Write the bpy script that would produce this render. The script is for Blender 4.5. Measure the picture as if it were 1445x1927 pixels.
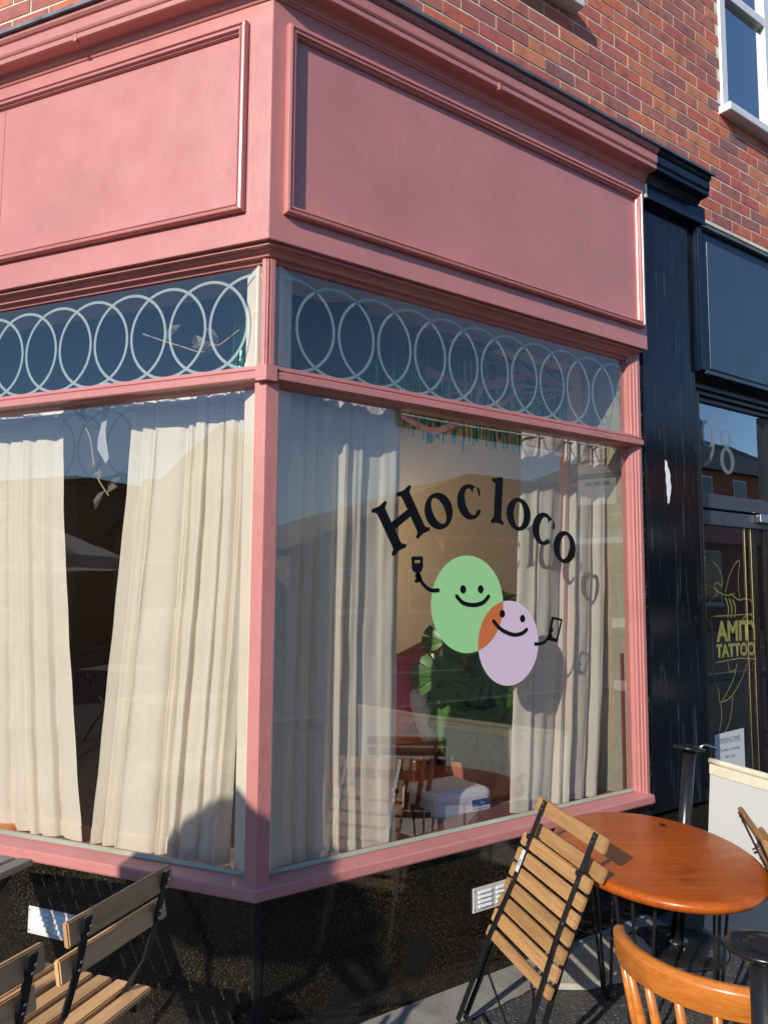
import bpy, bmesh, math, random
from mathutils import Vector, Matrix
from bpy_extras.object_utils import world_to_camera_view
random.seed(7)
for _o in list(bpy.data.objects): bpy.data.objects.remove(_o)
S = bpy.context.scene
COL = S.collection
R = math.radians
# ------------------------------------------------------------------ camera
CAM_H, CAM_P, CAM_R = R(53.85), R(5.56), R(0.36)
cd = bpy.data.cameras.new('camera'); cam = bpy.data.objects.new('camera', cd); COL.objects.link(cam)
cd.sensor_fit = 'VERTICAL'; cd.sensor_height = 24.0; cd.lens = 24.0*1500/1927
cd.clip_start = .05; cd.clip_end = 900
_fw = Vector((math.cos(CAM_H), math.sin(CAM_H), 0)); _x = Vector((math.sin(CAM_H), -math.cos(CAM_H), 0)); _z = Vector((0,0,1))
_F = _fw*math.cos(CAM_P)+_z*math.sin(CAM_P); _U = _z*math.cos(CAM_P)-_fw*math.sin(CAM_P)
_X = _x*math.cos(CAM_R)+_U*math.sin(CAM_R); _V = _U*math.cos(CAM_R)-_x*math.sin(CAM_R)
M = Matrix((( _X.x,_V.x,-_F.x,-1.2366),(_X.y,_V.y,-_F.y,-2.372),(_X.z,_V.z,-_F.z,1.5),(0,0,0,1)))
cam.matrix_world = M
S.camera = cam
# ------------------------------------------------------------------ sky, sun, exposure
SUN_AZ, SUN_EL = R(22.0), R(25.0)        # heading the light travels towards (from +X), height of the sun
w = bpy.data.worlds.new('World'); S.world = w; w.use_nodes = True
nt = w.node_tree; bg = nt.nodes['Background']
sky = nt.nodes.new('ShaderNodeTexSky'); sky.sky_type = 'NISHITA'; sky.sun_disc = False
sky.sun_elevation = SUN_EL; sky.sun_rotation = R(248); sky.air_density = 1.0; sky.dust_density = .05; sky.ozone_density = 5.0
nt.links.new(sky.outputs[0], bg.inputs[0]); bg.inputs[1].default_value = .15
sd = bpy.data.lights.new('sun', 'SUN'); sd.energy = 4.6; sd.angle = R(.53); sd.color = (1, .93, .82)
sun = bpy.data.objects.new('sun', sd); COL.objects.link(sun)
_t = Vector((math.cos(SUN_AZ)*math.cos(SUN_EL), math.sin(SUN_AZ)*math.cos(SUN_EL), -math.sin(SUN_EL)))
sun.rotation_euler = _t.to_track_quat('-Z', 'Y').to_euler(); sun.location = (-8, -3, 6)
S.view_settings.view_transform = 'Standard'; S.view_settings.look = 'None'; S.view_settings.gamma = 1
S.view_settings.exposure = 0.15; S.view_settings.use_curve_mapping = False
S.render.engine = 'CYCLES'
S.cycles.use_adaptive_sampling = True; S.cycles.adaptive_threshold = .03; S.cycles.max_bounces = 8; S.cycles.diffuse_bounces = 4; S.cycles.glossy_bounces = 4; S.cycles.transparent_max_bounces = 16; S.cycles.caustics_reflective = False; S.cycles.caustics_refractive = False
# ------------------------------------------------------------------ frames of the two window walls
TH = R(120.59)
DL = Vector((math.cos(TH), math.sin(TH), 0)); NL = Vector((-math.sin(TH), math.cos(TH), 0))
def fr(x, o, z): return Vector((x, -o, z))                      # right wall: along, outwards, up
def fl(s, o, z): return DL*s + NL*o + Vector((0, 0, z))         # left wall
def fc(o, z): return Vector((-.5706*o, -o, z))                  # the mitre where they meet
# ------------------------------------------------------------------ mesh helpers
def obj(name, verts, faces, mat=None, parent=None, smooth=False, bevel=0, mat_list=None):
    me = bpy.data.meshes.new(name)
    bm = bmesh.new(); vs = [bm.verts.new(v) for v in verts]
    for f in faces:
        try: bm.faces.new([vs[i] for i in f])
        except ValueError: pass
    bmesh.ops.recalc_face_normals(bm, faces=bm.faces); bm.to_mesh(me); bm.free()
    o = bpy.data.objects.new(name, me); COL.objects.link(o)
    if mat: me.materials.append(mat)
    if parent: o.parent = parent
    if smooth:
        for p in me.polygons: p.use_smooth = True
    if bevel:
        b = o.modifiers.new('bevel', 'BEVEL'); b.width = bevel; b.segments = 2; b.limit_method = 'ANGLE'; b.angle_limit = R(35)
    return o
class MB:
    def __init__(self): self.v = []; self.f = []
    def add(self, vs, fs):
        n = len(self.v); self.v += [Vector(v) for v in vs]; self.f += [[i+n for i in f] for f in fs]; return self
    def box(self, a, b, T=None):
        x0,y0,z0 = a; x1,y1,z1 = b
        vs = [(x,y,z) for z in (z0,z1) for y in (y0,y1) for x in (x0,x1)]
        if T: vs = [T(*v) for v in vs]
        return self.add(vs, [(0,1,3,2),(4,5,7,6),(0,1,5,4),(2,3,7,6),(0,2,6,4),(1,3,7,5)])
    def tube(self, pts, r, n=8, cap=True):
        pts = [Vector(p) for p in pts]; rr = r if isinstance(r, (list, tuple)) else [r]*len(pts)
        vs = []; fs = []; up = None
        for i, p in enumerate(pts):
            d = (pts[min(i+1, len(pts)-1)]-pts[max(i-1, 0)]).normalized()
            if up is None: up = d.orthogonal().normalized()
            up = (up - d*up.dot(d)); up = up.normalized() if up.length > 1e-6 else d.orthogonal().normalized()
            sd_ = d.cross(up)
            vs += [p + (up*math.cos(6.28319*k/n)+sd_*math.sin(6.28319*k/n))*rr[i] for k in range(n)]
        for i in range(len(pts)-1):
            fs += [(i*n+k, i*n+(k+1) % n, (i+1)*n+(k+1) % n, (i+1)*n+k) for k in range(n)]
        if cap: fs += [tuple(range(n)), tuple(range((len(pts)-1)*n, len(pts)*n))]
        return self.add(vs, fs)
    def bar(self, pts, wd, th, side):                            # flat bar, wd along `side`, th across it
        pts = [Vector(p) for p in pts]; side = Vector(side).normalized(); vs = []; fs = []
        for i, p in enumerate(pts):
            d = (pts[min(i+1, len(pts)-1)]-pts[max(i-1, 0)]).normalized(); n = d.cross(side).normalized()
            vs += [p+side*a*wd/2+n*b*th/2 for a, b in ((-1,-1),(1,-1),(1,1),(-1,1))]
        for i in range(len(pts)-1): fs += [(i*4+k, i*4+(k+1) % 4, i*4+4+(k+1) % 4, i*4+4+k) for k in range(4)]
        fs += [(0,1,2,3), tuple(len(pts)*4-4+k for k in range(4))]
        return self.add(vs, fs)
    def lathe(self, prof, n=32, c=(0,0,0), sx=1, sy=1):
        vs = []; fs = []; c = Vector(c)
        for r, z in prof: vs += [c+Vector((r*sx*math.cos(6.28319*k/n), r*sy*math.sin(6.28319*k/n), z)) for k in range(n)]
        for i in range(len(prof)-1): fs += [(i*n+k, i*n+(k+1) % n, (i+1)*n+(k+1) % n, (i+1)*n+k) for k in range(n)]
        fs += [tuple(range(n)), tuple(range((len(prof)-1)*n, len(prof)*n))]
        return self.add(vs, fs)
    def sweep(self, prof, secs, closed=True, caps=True):         # prof = [(o,z)], secs = functions (o,z)->point
        n = len(prof); vs = [s(o, z) for s in secs for o, z in prof]; fs = []
        for i in range(len(secs)-1):
            for k in range(n if closed else n-1): fs.append((i*n+k, i*n+(k+1) % n, (i+1)*n+(k+1) % n, (i+1)*n+k))
        if caps: fs += [tuple(range(n)), tuple(range((len(secs)-1)*n, len(secs)*n))]
        return self.add(vs, fs)
    def grid(self, fn, nu, nv):
        vs = [fn(i/nu, j/nv) for j in range(nv+1) for i in range(nu+1)]
        fs = [(j*(nu+1)+i, j*(nu+1)+i+1, (j+1)*(nu+1)+i+1, (j+1)*(nu+1)+i) for j in range(nv) for i in range(nu)]
        return self.add(vs, fs)
    def build(self, name, mat, parent=None, **k): return obj(name, self.v, self.f, mat, parent, **k)
def empty(name, loc=(0,0,0), rz=0):
    e = bpy.data.objects.new(name, None); COL.objects.link(e); e.location = loc; e.rotation_euler = (0,0,rz); e.empty_display_size = .1
    return e
def tag(o, label, cat, group=None):
    o['label'] = label; o['category'] = cat
    if group: o['group'] = group
    return o
def struct(o): o['kind'] = 'structure'; return o
def stuff(o): o['kind'] = 'stuff'; return o
def copy_tree(o, parent=None):
    c = o.copy(); COL.objects.link(c); c.parent = parent
    for ch in list(o.children): copy_tree(ch, c)
    return c
def flat_mesh(loops, T, name, mat, parent, off=0.):              # filled outline(s), holes allowed, T maps (a,b) to a point
    cu = bpy.data.curves.new('t', 'CURVE'); cu.dimensions = '2D'; cu.fill_mode = 'BOTH'
    for lp in loops:
        sp = cu.splines.new('POLY'); sp.points.add(len(lp)-1); sp.use_cyclic_u = True
        for p, q in zip(sp.points, lp): p.co = (q[0], q[1], 0, 1)
    return _flat(cu, T, name, mat, parent)
def text_mesh(txt, size, T, name, mat, parent, bold=0., align='LEFT', sx=1.):
    cu = bpy.data.curves.new('t', 'FONT'); cu.body = txt; cu.size = size; cu.offset = bold; cu.align_x = align; cu.fill_mode = 'BOTH'
    return _flat(cu, (lambda a, b: T(a*sx, b)), name, mat, parent)
def _flat(cu, T, name, mat, parent):
    t = bpy.data.objects.new('t', cu); COL.objects.link(t)
    dg = bpy.context.evaluated_depsgraph_get(); me = bpy.data.meshes.new_from_object(t.evaluated_get(dg))
    bpy.data.objects.remove(t); bpy.data.curves.remove(cu)
    for v in me.vertices: v.co = T(v.co.x, v.co.y)
    me.name = name; me.materials.clear(); me.materials.append(mat); me.update()
    o = bpy.data.objects.new(name, me); COL.objects.link(o); o.parent = parent
    return o
def ell(cx, cy, rx, ry, rot=0, n=48, a0=0, a1=6.28319):
    c, s = math.cos(rot), math.sin(rot); out = []
    for k in range(n):
        a = a0+(a1-a0)*k/(n if abs(a1-a0-6.28319) < 1e-3 else n-1); x, y = rx*math.cos(a), ry*math.sin(a)
        out.append((cx+x*c-y*s, cy+x*s+y*c))
    return out
def smooth_pts(pts, k=6):                                        # Catmull-Rom through points of any dimension
    P = [pts[0]]+list(pts)+[pts[-1]]; out = []
    for i in range(1, len(P)-2):
        for j in range(k):
            t = j/k; out.append(tuple(.5*((2*b)+(-a+c)*t+(2*a-5*b+4*c-d)*t*t+(-a+3*b-3*c+d)*t**3) for a, b, c, d in zip(P[i-1], P[i], P[i+1], P[i+2])))
    return out+[tuple(pts[-1])]
def stroke(pts, wd, cap=True):                                   # outline of a line of width wd
    n = len(pts); L = []; Rr = []
    for i, p in enumerate(pts):
        a = pts[max(i-1, 0)]; b = pts[min(i+1, n-1)]; dx, dy = b[0]-a[0], b[1]-a[1]; l = math.hypot(dx, dy) or 1; nx, ny = -dy/l*wd/2, dx/l*wd/2
        L.append((p[0]+nx, p[1]+ny)); Rr.append((p[0]-nx, p[1]-ny))
    end = []; st = []
    if cap:
        for (pt, q, lst) in ((pts[-1], L[-1], end), (pts[0], Rr[0], st)):
            a0 = math.atan2(q[1]-pt[1], q[0]-pt[0])
            for k in range(1, 8): lst.append((pt[0]+wd/2*math.cos(a0-math.pi*k/8), pt[1]+wd/2*math.sin(a0-math.pi*k/8)))
    return L+end+Rr[::-1]+st
# ------------------------------------------------------------------ materials
class NT:
    def __init__(self, name):
        self.m = bpy.data.materials.new(name); self.m.use_nodes = True; self.t = self.m.node_tree; self.b = self.t.nodes['Principled BSDF']
        self.o = self.t.nodes['Material Output']
    def n(self, typ, **k):
        nd = self.t.nodes.new('ShaderNode'+typ)
        for a, b in k.items(): setattr(nd, a, b)
        return nd
    def l(self, a, b): self.t.links.new(a, b)
    def coord(self, scale=(1,1,1), kind='Object'):
        c = self.n('TexCoord'); m = self.n('Mapping'); m.inputs['Scale'].default_value = scale; self.l(c.outputs[kind], m.inputs[0]); return m.outputs[0]
    def geo(self, scale=(1,1,1)):
        c = self.n('NewGeometry'); m = self.n('Mapping'); m.inputs['Scale'].default_value = scale; self.l(c.outputs['Position'], m.inputs[0]); return m.outputs[0]
    def noise(self, vec, scale, detail=4, rough=.55, dist=0):
        x = self.n('TexNoise'); x.inputs['Scale'].default_value = scale; x.inputs['Detail'].default_value = detail; x.inputs['Roughness'].default_value = rough; x.inputs['Distortion'].default_value = dist
        self.l(vec, x.inputs['Vector']); return x.outputs['Fac']
    def ramp(self, fac, stops, interp='LINEAR'):
        r = self.n('ValToRGB'); r.color_ramp.interpolation = interp; e = r.color_ramp.elements
        while len(e) < len(stops): e.new(.5)
        for q, (p, c) in zip(e, stops): q.position = p; q.color = (*c, 1) if len(c) == 3 else c
        self.l(fac, r.inputs[0]); return r.outputs[0]
    def mix(self, a, b, fac, blend='MIX'):
        x = self.n('MixRGB'); x.blend_type = blend
        for s, i in ((fac, 0), (a, 1), (b, 2)):
            if isinstance(s, (int, float)): x.inputs[i].default_value = s
            elif isinstance(s, tuple): x.inputs[i].default_value = (*s, 1)
            else: self.l(s, x.inputs[i])
        return x.outputs[0]
    def bump(self, h, strength, dist=.01, normal=None):
        b = self.n('Bump'); b.inputs['Strength'].default_value = strength; b.inputs['Distance'].default_value = dist; self.l(h, b.inputs['Height'])
        if normal: self.l(normal, b.inputs['Normal'])
        return b.outputs[0]
    def set(self, col=None, rough=None, normal=None, **k):
        if col is not None:
            if isinstance(col, tuple): self.b.inputs['Base Color'].default_value = (*col, 1)
            else: self.l(col, self.b.inputs['Base Color'])
        if rough is not None:
            if isinstance(rough, (int, float)): self.b.inputs['Roughness'].default_value = rough
            else: self.l(rough, self.b.inputs['Roughness'])
        if normal is not None: self.l(normal, self.b.inputs['Normal'])
        for a, b in k.items(): self.b.inputs[a.replace('_', ' ')].default_value = b
        return self.m
def paint(name, col, rough=.35, var=.1, bump=.12, scale=1., chips=None, coat=0., scuff=None, spec=.5):
    t = NT(name); p = t.geo()
    n1 = t.noise(p, 3.1*scale, 5, .6); n2 = t.noise(p, 160*scale, 3, .6); n3 = t.noise(t.geo((1,1,.25)), 40*scale, 3, .6)
    dark = tuple(c*(1-var) for c in col); lite = tuple(min(1, c*(1+var*.6)) for c in col)
    c = t.ramp(n1, [(.3, dark), (.7, lite)])
    if chips:
        c = t.mix(c, chips[0], t.ramp(t.noise(p, chips[1], 6, .7), [(chips[2], (0,0,0)), (chips[2]+.02, (1,1,1))]))
    if scuff:
        c = t.mix(c, scuff[0], t.mix((0,0,0), t.ramp(t.noise(t.geo(scuff[1]), scuff[2], 7, .72, .6), [(scuff[3], (0,0,0)), (scuff[3]+.10, (1,1,1))]), scuff[4]))
    rr = t.ramp(t.noise(p, 9, 4), [(.3, (rough*.8,)*3), (.75, (min(1, rough*1.3),)*3)])
    h = t.mix(n2, n3, .5)
    return t.set(c, rr, t.bump(h, bump, .004), Coat_Weight=coat, Coat_Roughness=.3, Specular_IOR_Level=spec)
def plain(name, col, rough=.5, metal=0., var=.12, scale=20., bump=.08, **k):
    t = NT(name); p = t.coord(); n = t.noise(p, scale, 5)
    c = t.ramp(n, [(.25, tuple(x*(1-var) for x in col)), (.75, tuple(min(1, x*(1+var)) for x in col))])
    return t.set(c, rough, t.bump(n, bump, .003), Metallic=metal, **k)
def wood(name, cols, rough=.45, stretch=(1.5,28,28), bump=.15, coat=0., rnd=.25, wear=None):
    t = NT(name); oi = t.n('ObjectInfo'); c = t.n('TexCoord'); ad = t.n('VectorMath', operation='ADD'); mu = t.n('VectorMath', operation='SCALE')
    cb = t.n('CombineXYZ'); t.l(oi.outputs['Random'], cb.inputs[0]); t.l(oi.outputs['Random'], cb.inputs[1]); t.l(cb.outputs[0], mu.inputs[0]); mu.inputs['Scale'].default_value = 37
    t.l(c.outputs['Object'], ad.inputs[0]); t.l(mu.outputs[0], ad.inputs[1]); m = t.n('Mapping'); m.inputs['Scale'].default_value = stretch; t.l(ad.outputs[0], m.inputs[0])
    n1 = t.noise(m.outputs[0], 2.2, 6, .65, 1.2); n2 = t.noise(m.outputs[0], 14, 4, .7, .3)
    col = t.ramp(t.mix(n1, n2, .35), [(.28, cols[0]), (.5, cols[1]), (.72, cols[2])])
    br = t.n('MapRange'); t.l(oi.outputs['Random'], br.inputs[0]); br.inputs[3].default_value = 1-rnd; br.inputs[4].default_value = 1+rnd*.6
    hs = t.n('HueSaturation'); t.l(col, hs.inputs['Color']); t.l(br.outputs[0], hs.inputs['Value'])
    out = hs.outputs[0]
    if wear: out = t.mix(out, wear, t.mix((0,0,0), t.ramp(t.noise(t.geo(), 55, 5, .75), [(.70, (0,0,0)), (.74, (1,1,1))]), .6)); out = t.mix(out, (.10,.02,.006), t.mix((0,0,0), t.ramp(t.noise(t.geo(), 7, 5, .7), [(.52, (0,0,0)), (.75, (1,1,1))]), .45))
    return t.set(out, t.ramp(n2, [(.2, (rough*.8,)*3), (.8, (rough*1.3,)*3)]), t.bump(n2, bump, .002), Coat_Weight=coat, Coat_Roughness=.12)
def glassmat(name, k=2., tint=(.94,.97,.95), wob=.012, dirt=.012):
    t = NT(name); t.t.nodes.remove(t.b)
    p = t.geo(); nb = t.bump(t.noise(p, 2.2, 2, .5), wob, .05)
    g = t.n('NewGeometry'); dt = t.n('VectorMath', operation='DOT_PRODUCT'); t.l(g.outputs['Incoming'], dt.inputs[0]); t.l(g.outputs['True Normal'], dt.inputs[1])
    ab = t.n('Math', operation='ABSOLUTE'); t.l(dt.outputs['Value'], ab.inputs[0]); om = t.n('Math', operation='SUBTRACT'); om.inputs[0].default_value = 1; t.l(ab.outputs[0], om.inputs[1])
    pw = t.n('Math', operation='POWER'); t.l(om.outputs[0], pw.inputs[0]); pw.inputs[1].default_value = 5
    ml = t.n('Math', operation='MULTIPLY_ADD'); t.l(pw.outputs[0], ml.inputs[0]); ml.inputs[1].default_value = .957; ml.inputs[2].default_value = .043
    mu = t.n('Math', operation='MULTIPLY'); mu.use_clamp = True; t.l(ml.outputs[0], mu.inputs[0]); mu.inputs[1].default_value = k
    tr = t.n('BsdfTransparent'); tr.inputs[0].default_value = (*tint, 1); gl = t.n('BsdfGlossy'); gl.inputs['Roughness'].default_value = 0; t.l(nb, gl.inputs['Normal'])
    df = t.n('BsdfDiffuse'); df.inputs[0].default_value = (.75,.75,.72,1)
    d = t.ramp(t.noise(t.geo((1,1,.35)), 14, 8, .75), [(.55, (0,0,0)), (.85, (dirt,)*3)])
    s = t.ramp(t.noise(p, 95, 2, .5), [(.72, (0,0,0)), (.78, (dirt*4,)*3)])
    dd = t.n('Math', operation='ADD'); t.l(d, dd.inputs[0]); t.l(s, dd.inputs[1])
    m0 = t.n('MixShader'); t.l(dd.outputs[0], m0.inputs[0]); t.l(tr.outputs[0], m0.inputs[1]); t.l(df.outputs[0], m0.inputs[2])
    m1 = t.n('MixShader'); t.l(mu.outputs[0], m1.inputs[0]); t.l(m0.outputs[0], m1.inputs[1]); t.l(gl.outputs[0], m1.inputs[2]); t.l(m1.outputs[0], t.o.inputs[0])
    return t.m
def cloth(name, col, trans=.35, weave=900, var=.06, bump=.3):
    t = NT(name); p = t.geo(); n = t.noise(t.geo((1,1,3)), weave, 2, .5); n1 = t.noise(p, 6, 4); n2 = t.noise(t.geo((9,9,1)), 14, 5, .6)
    c = t.ramp(t.mix(n1, n, .4), [(.3, tuple(x*(1-var) for x in col)), (.7, tuple(min(1, x*(1+var)) for x in col))])
    n3 = t.noise(t.geo((1,1,.4)), 22, 6, .7, .8); nm = t.bump(t.mix(t.mix(n, n2, .6), n3, .5), bump*1.6, .006)
    t.set(c, .9, nm, Sheen_Weight=.2); t.b.inputs['Specular IOR Level'].default_value = .15
    tl = t.n('BsdfTranslucent'); t.l(c, tl.inputs[0]); t.l(nm, tl.inputs['Normal']); mx = t.n('MixShader'); mx.inputs[0].default_value = trans
    t.l(t.b.outputs[0], mx.inputs[1]); t.l(tl.outputs[0], mx.inputs[2]); t.l(mx.outputs[0], t.o.inputs[0])
    return t.m
def emit(name, col, st):
    t = NT(name); t.set(col, .4); t.b.inputs['Emission Color'].default_value = (*col, 1); t.b.inputs['Emission Strength'].default_value = st; t.m.cycles.emission_sampling = 'NONE'; return t.m
def leafmat(name, a, b, trans=.25):
    t = NT(name); oi = t.n('ObjectInfo'); n = t.noise(t.coord(), 9, 4); g = t.n('NewGeometry')
    c = t.ramp(t.mix(n, g.outputs['Random Per Island'], .5), [(.25, a), (.75, b)])
    t.set(c, .32); tl = t.n('BsdfTranslucent'); t.l(t.mix(c, (.25,.4,.05), .35), tl.inputs[0]); mx = t.n('MixShader'); mx.inputs[0].default_value = trans
    t.l(t.b.outputs[0], mx.inputs[1]); t.l(tl.outputs[0], mx.inputs[2]); t.l(mx.outputs[0], t.o.inputs[0]); return t.m
def granite():
    t = NT('granite_black'); p = t.geo((1,1,.6))
    v = t.n('TexVoronoi'); v.inputs['Scale'].default_value = 330; t.l(p, v.inputs['Vector'])
    n = t.noise(p, 210, 4, .75); n2 = t.noise(p, 5, 5, .6)
    sp = t.ramp(t.mix(v.outputs['Color'], n, .5), [(.50, (.004,.0038,.0035)), (.63, (.032,.024,.012)), (.82, (.17,.125,.068))])
    col = t.mix(sp, (.012,.011,.010), t.ramp(n2, [(.38, (0,0,0)), (.66, (.85,.85,.85))]))
    w_ = t.ramp(t.noise(t.geo(), 26, 5, .75), [(.70, (0,0,0)), (.74, (1,1,1))])
    col = t.mix(col, (.22,.22,.20), t.mix((0,0,0), w_, .55))
    rr = t.ramp(n2, [(.3, (.05,)*3), (.75, (.16,)*3)])
    return t.set(col, rr, t.bump(t.noise(p, 60, 3), .03, .002))
def brickmat():
    t = NT('brick_face'); oi = t.n('ObjectInfo'); g = t.n('NewGeometry'); ad = t.n('Math', operation='ADD'); fr_ = t.n('Math', operation='FRACT')
    t.l(oi.outputs['Random'], ad.inputs[0]); t.l(g.outputs['Random Per Island'], ad.inputs[1]); t.l(ad.outputs[0], fr_.inputs[0])
    base = t.ramp(fr_.outputs[0], [(0, (.66,.19,.09)), (.2, (.58,.135,.085)), (.4, (.50,.13,.115)), (.55, (.68,.235,.115)), (.7, (.38,.12,.12)), (.85, (.48,.16,.11)), (1, (.27,.13,.13))])
    p = t.geo(); n = t.noise(p, 14, 4, .6); f = t.noise(p, 210, 4, .7)
    c = t.mix(base, (.13,.06,.07), t.ramp(n, [(.5, (0,0,0)), (.75, (.7,.7,.7))]))
    c = t.mix(c, (.03,.015,.015), t.ramp(f, [(.60, (0,0,0)), (.68, (.8,.8,.8))]))
    c = t.mix(c, (.55,.42,.36), t.ramp(t.noise(p, 6, 5, .7), [(.62, (0,0,0)), (.85, (.35,.35,.35))]))
    c = t.mix(c, (.10,.055,.05), t.mix((0,0,0), t.ramp(t.noise(t.geo((1,1,.5)), 2.1, 6, .7), [(.48, (0,0,0)), (.72, (1,1,1))]), .22))
    return t.set(c, .85, t.bump(f, .9, .004))
def tarmac():
    t = NT('tarmac'); p = t.geo(); v = t.n('TexVoronoi'); v.inputs['Scale'].default_value = 150; t.l(p, v.inputs['Vector'])
    n = t.noise(p, 2.5, 5); c = t.ramp(v.outputs['Color'], [(.2, (.028,.028,.030)), (.75, (.07,.068,.066)), (.95, (.26,.25,.23))])
    c = t.mix(c, (.10,.095,.088), t.ramp(n, [(.45, (0,0,0)), (.8, (.6,.6,.6))]))
    return t.set(c, .85, t.bump(v.outputs['Distance'], .8, .006))
def concrete(name='concrete', a=(.19,.18,.16), b=(.34,.32,.28)):
    t = NT(name); p = t.geo(); c = t.ramp(t.noise(p, 7, 7, .7), [(.3, a), (.7, b)]); f = t.noise(p, 190, 3, .7)
    c = t.mix(c, (.06,.06,.06), t.ramp(f, [(.58, (0,0,0)), (.66, (.7,.7,.7))])); return t.set(c, .9, t.bump(f, .7, .004))
def sheet(name, col, trans):
    t = NT(name); t.set(col, .55); tl = t.n('BsdfTranslucent'); tl.inputs[0].default_value = (*col, 1); mx = t.n('MixShader'); mx.inputs[0].default_value = trans
    t.l(t.b.outputs[0], mx.inputs[1]); t.l(tl.outputs[0], mx.inputs[2]); t.l(mx.outputs[0], t.o.inputs[0]); return t.m
def frosted(nm='frosted_vinyl', col=(.66,.82,.77), tr_=.30):                                                   # vinyl ring on the glass, lets some light through
    t = NT(nm); t.set(col, .6); tr = t.n('BsdfTransparent'); tl = t.n('BsdfTranslucent'); tl.inputs[0].default_value = (.5,.62,.56,1)
    m0 = t.n('MixShader'); m0.inputs[0].default_value = .35; t.l(t.b.outputs[0], m0.inputs[1]); t.l(tl.outputs[0], m0.inputs[2])
    mx = t.n('MixShader'); mx.inputs[0].default_value = tr_; t.l(m0.outputs[0], mx.inputs[1]); t.l(tr.outputs[0], mx.inputs[2]); t.l(mx.outputs[0], t.o.inputs[0]); return t.m
K = {}
K['pink'] = paint('pink_paint', (.54,.210,.190), .33, .10, .30, coat=.30, chips=((.70,.46,.42), 46, .735), scuff=((.42,.15,.14), (3,3,1), 5, .60, .2))
K['pinkrough'] = paint('pink_paint_thick', (.54,.210,.190), .36, .11, .7, .55, coat=.1, chips=((.66,.45,.40), 60, .70), scuff=((.36,.13,.12), (2,2,1), 9, .58, .5))
K['navy'] = paint('navy_paint', (.006,.015,.033), .12, .2, .10, chips=((.20,.21,.22), 28, .735), scuff=((.085,.10,.12), (9,9,.8), 3.2, .60, .55), spec=.28)
K['pilaster'] = paint('pilaster_black_blue', (.0035,.006,.011), .10, .3, .14, chips=((.30,.31,.32), 30, .725), scuff=((.10,.115,.135), (11,11,.7), 3.4, .57, .6), spec=.38)
K['navypanel'] = paint('navy_panel_paint', (.035,.062,.105), .3, .1, .08)
K['navygrey'] = paint('navy_grey_frame', (.045,.052,.075), .3, .1, .08)
K['blackgloss'] = paint('black_gloss_paint', (.012,.011,.011), .16, .3, .12, chips=((.3,.29,.27), 34, .71))
K['worn'] = paint('worn_black_edge', (.02,.02,.02), .4, .3, .6, chips=((.55,.52,.47), 40, .6))
K['blackmetal'] = plain('black_powder_coat', (.012,.012,.013), .28, 0, .2, 60, .06)
K['lead'] = plain('lead_flashing', (.16,.18,.20), .5, .5, .45, 9, .2)
K['granite'] = granite(); K['brick'] = brickmat()
K['mortar'] = plain('mortar', (.70,.60,.45), .9, 0, .35, 9, .4)
K['upvc'] = plain('white_upvc', (.72,.73,.76), .3, 0, .03, 8, .02)
K['putty'] = paint('pale_green_putty', (.36,.39,.29), .6, .25, .5)
K['glass'] = glassmat('window_glass', 3.3, (.985,.99,.98)); K['glass2'] = glassmat('door_glass', 3.2, (.75,.82,.82), .006, .03); K['glass3'] = glassmat('upstairs_glass', 6.5, (.6,.7,.72), .01, .0)
K['curtain'] = cloth('cream_linen', (.86,.775,.63), .24); K['curtainhead'] = cloth('cream_linen_heading', (.84,.80,.74), .12)
K['teak'] = wood('teak_slat', ((.20,.095,.035), (.40,.215,.085), (.55,.33,.15)), .5)
K['silverteak'] = wood('silvered_teak_slat', ((.36,.27,.18), (.56,.44,.32), (.68,.58,.46)), .36)
K['teakgrey'] = wood('weathered_teak_slat', ((.34,.18,.075), (.60,.34,.15), (.70,.44,.22)), .6)
K['mahog'] = wood('red_varnished_wood', ((.22,.030,.002), (.43,.085,.004), (.56,.14,.010)), .34, (16,1.1,16), .10, .12, .05, (.60,.30,.14))
K['orangewood'] = wood('orange_varnished_wood', ((.34,.09,.012), (.58,.18,.025), (.68,.25,.05)), .3, (3,3,14), .10, .3, .1, (.75,.48,.22))
K['darkwood'] = wood('dark_brown_wood', ((.06,.018,.007), (.14,.042,.013), (.22,.07,.02)), .35, (9,9,2), .08, .2)
K['canvas'] = sheet('white_canvas', (.74,.73,.70), .3); K['canvashem'] = plain('canvas_hem', (.66,.60,.46), .8)
K['tarmac'] = tarmac(); K['concrete'] = concrete()
K['chrome'] = plain('bright_steel', (.55,.56,.58), .25, 1., .1)
K['ventgrey'] = plain('vent_white', (.62,.60,.56), .4); K['black'] = plain('black_vinyl', (.003,.003,.004), .5, 0, 0, 5, 0, Specular_IOR_Level=.2)
K['green'] = sheet('green_vinyl', (.44,.88,.38), .22); K['lilac'] = sheet('lilac_vinyl', (.88,.70,.85), .2); K['rust'] = sheet('orange_vinyl', (.75,.21,.06), .2)
K['ring'] = frosted(); K['white98'] = frosted('frosted_white', (.50,.56,.62), .55); K['gold'] = plain('gold_leaf', (.26,.24,.06), .6, 0.)
K['brass'] = plain('brass', (.75,.55,.28), .25, 1.); K['paper'] = sheet('paper', (.74,.76,.78), .2); K['ink'] = plain('ink', (.05,.05,.06), .8)
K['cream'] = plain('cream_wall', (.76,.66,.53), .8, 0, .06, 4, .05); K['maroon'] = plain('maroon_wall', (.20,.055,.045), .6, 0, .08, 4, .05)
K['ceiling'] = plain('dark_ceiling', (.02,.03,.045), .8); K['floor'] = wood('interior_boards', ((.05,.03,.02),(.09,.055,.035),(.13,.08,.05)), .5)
K['darkwall'] = plain('dark_back_wall', (.05,.035,.025), .8); K['board'] = paint('window_board_maroon', (.24,.085,.065), .45)
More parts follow.
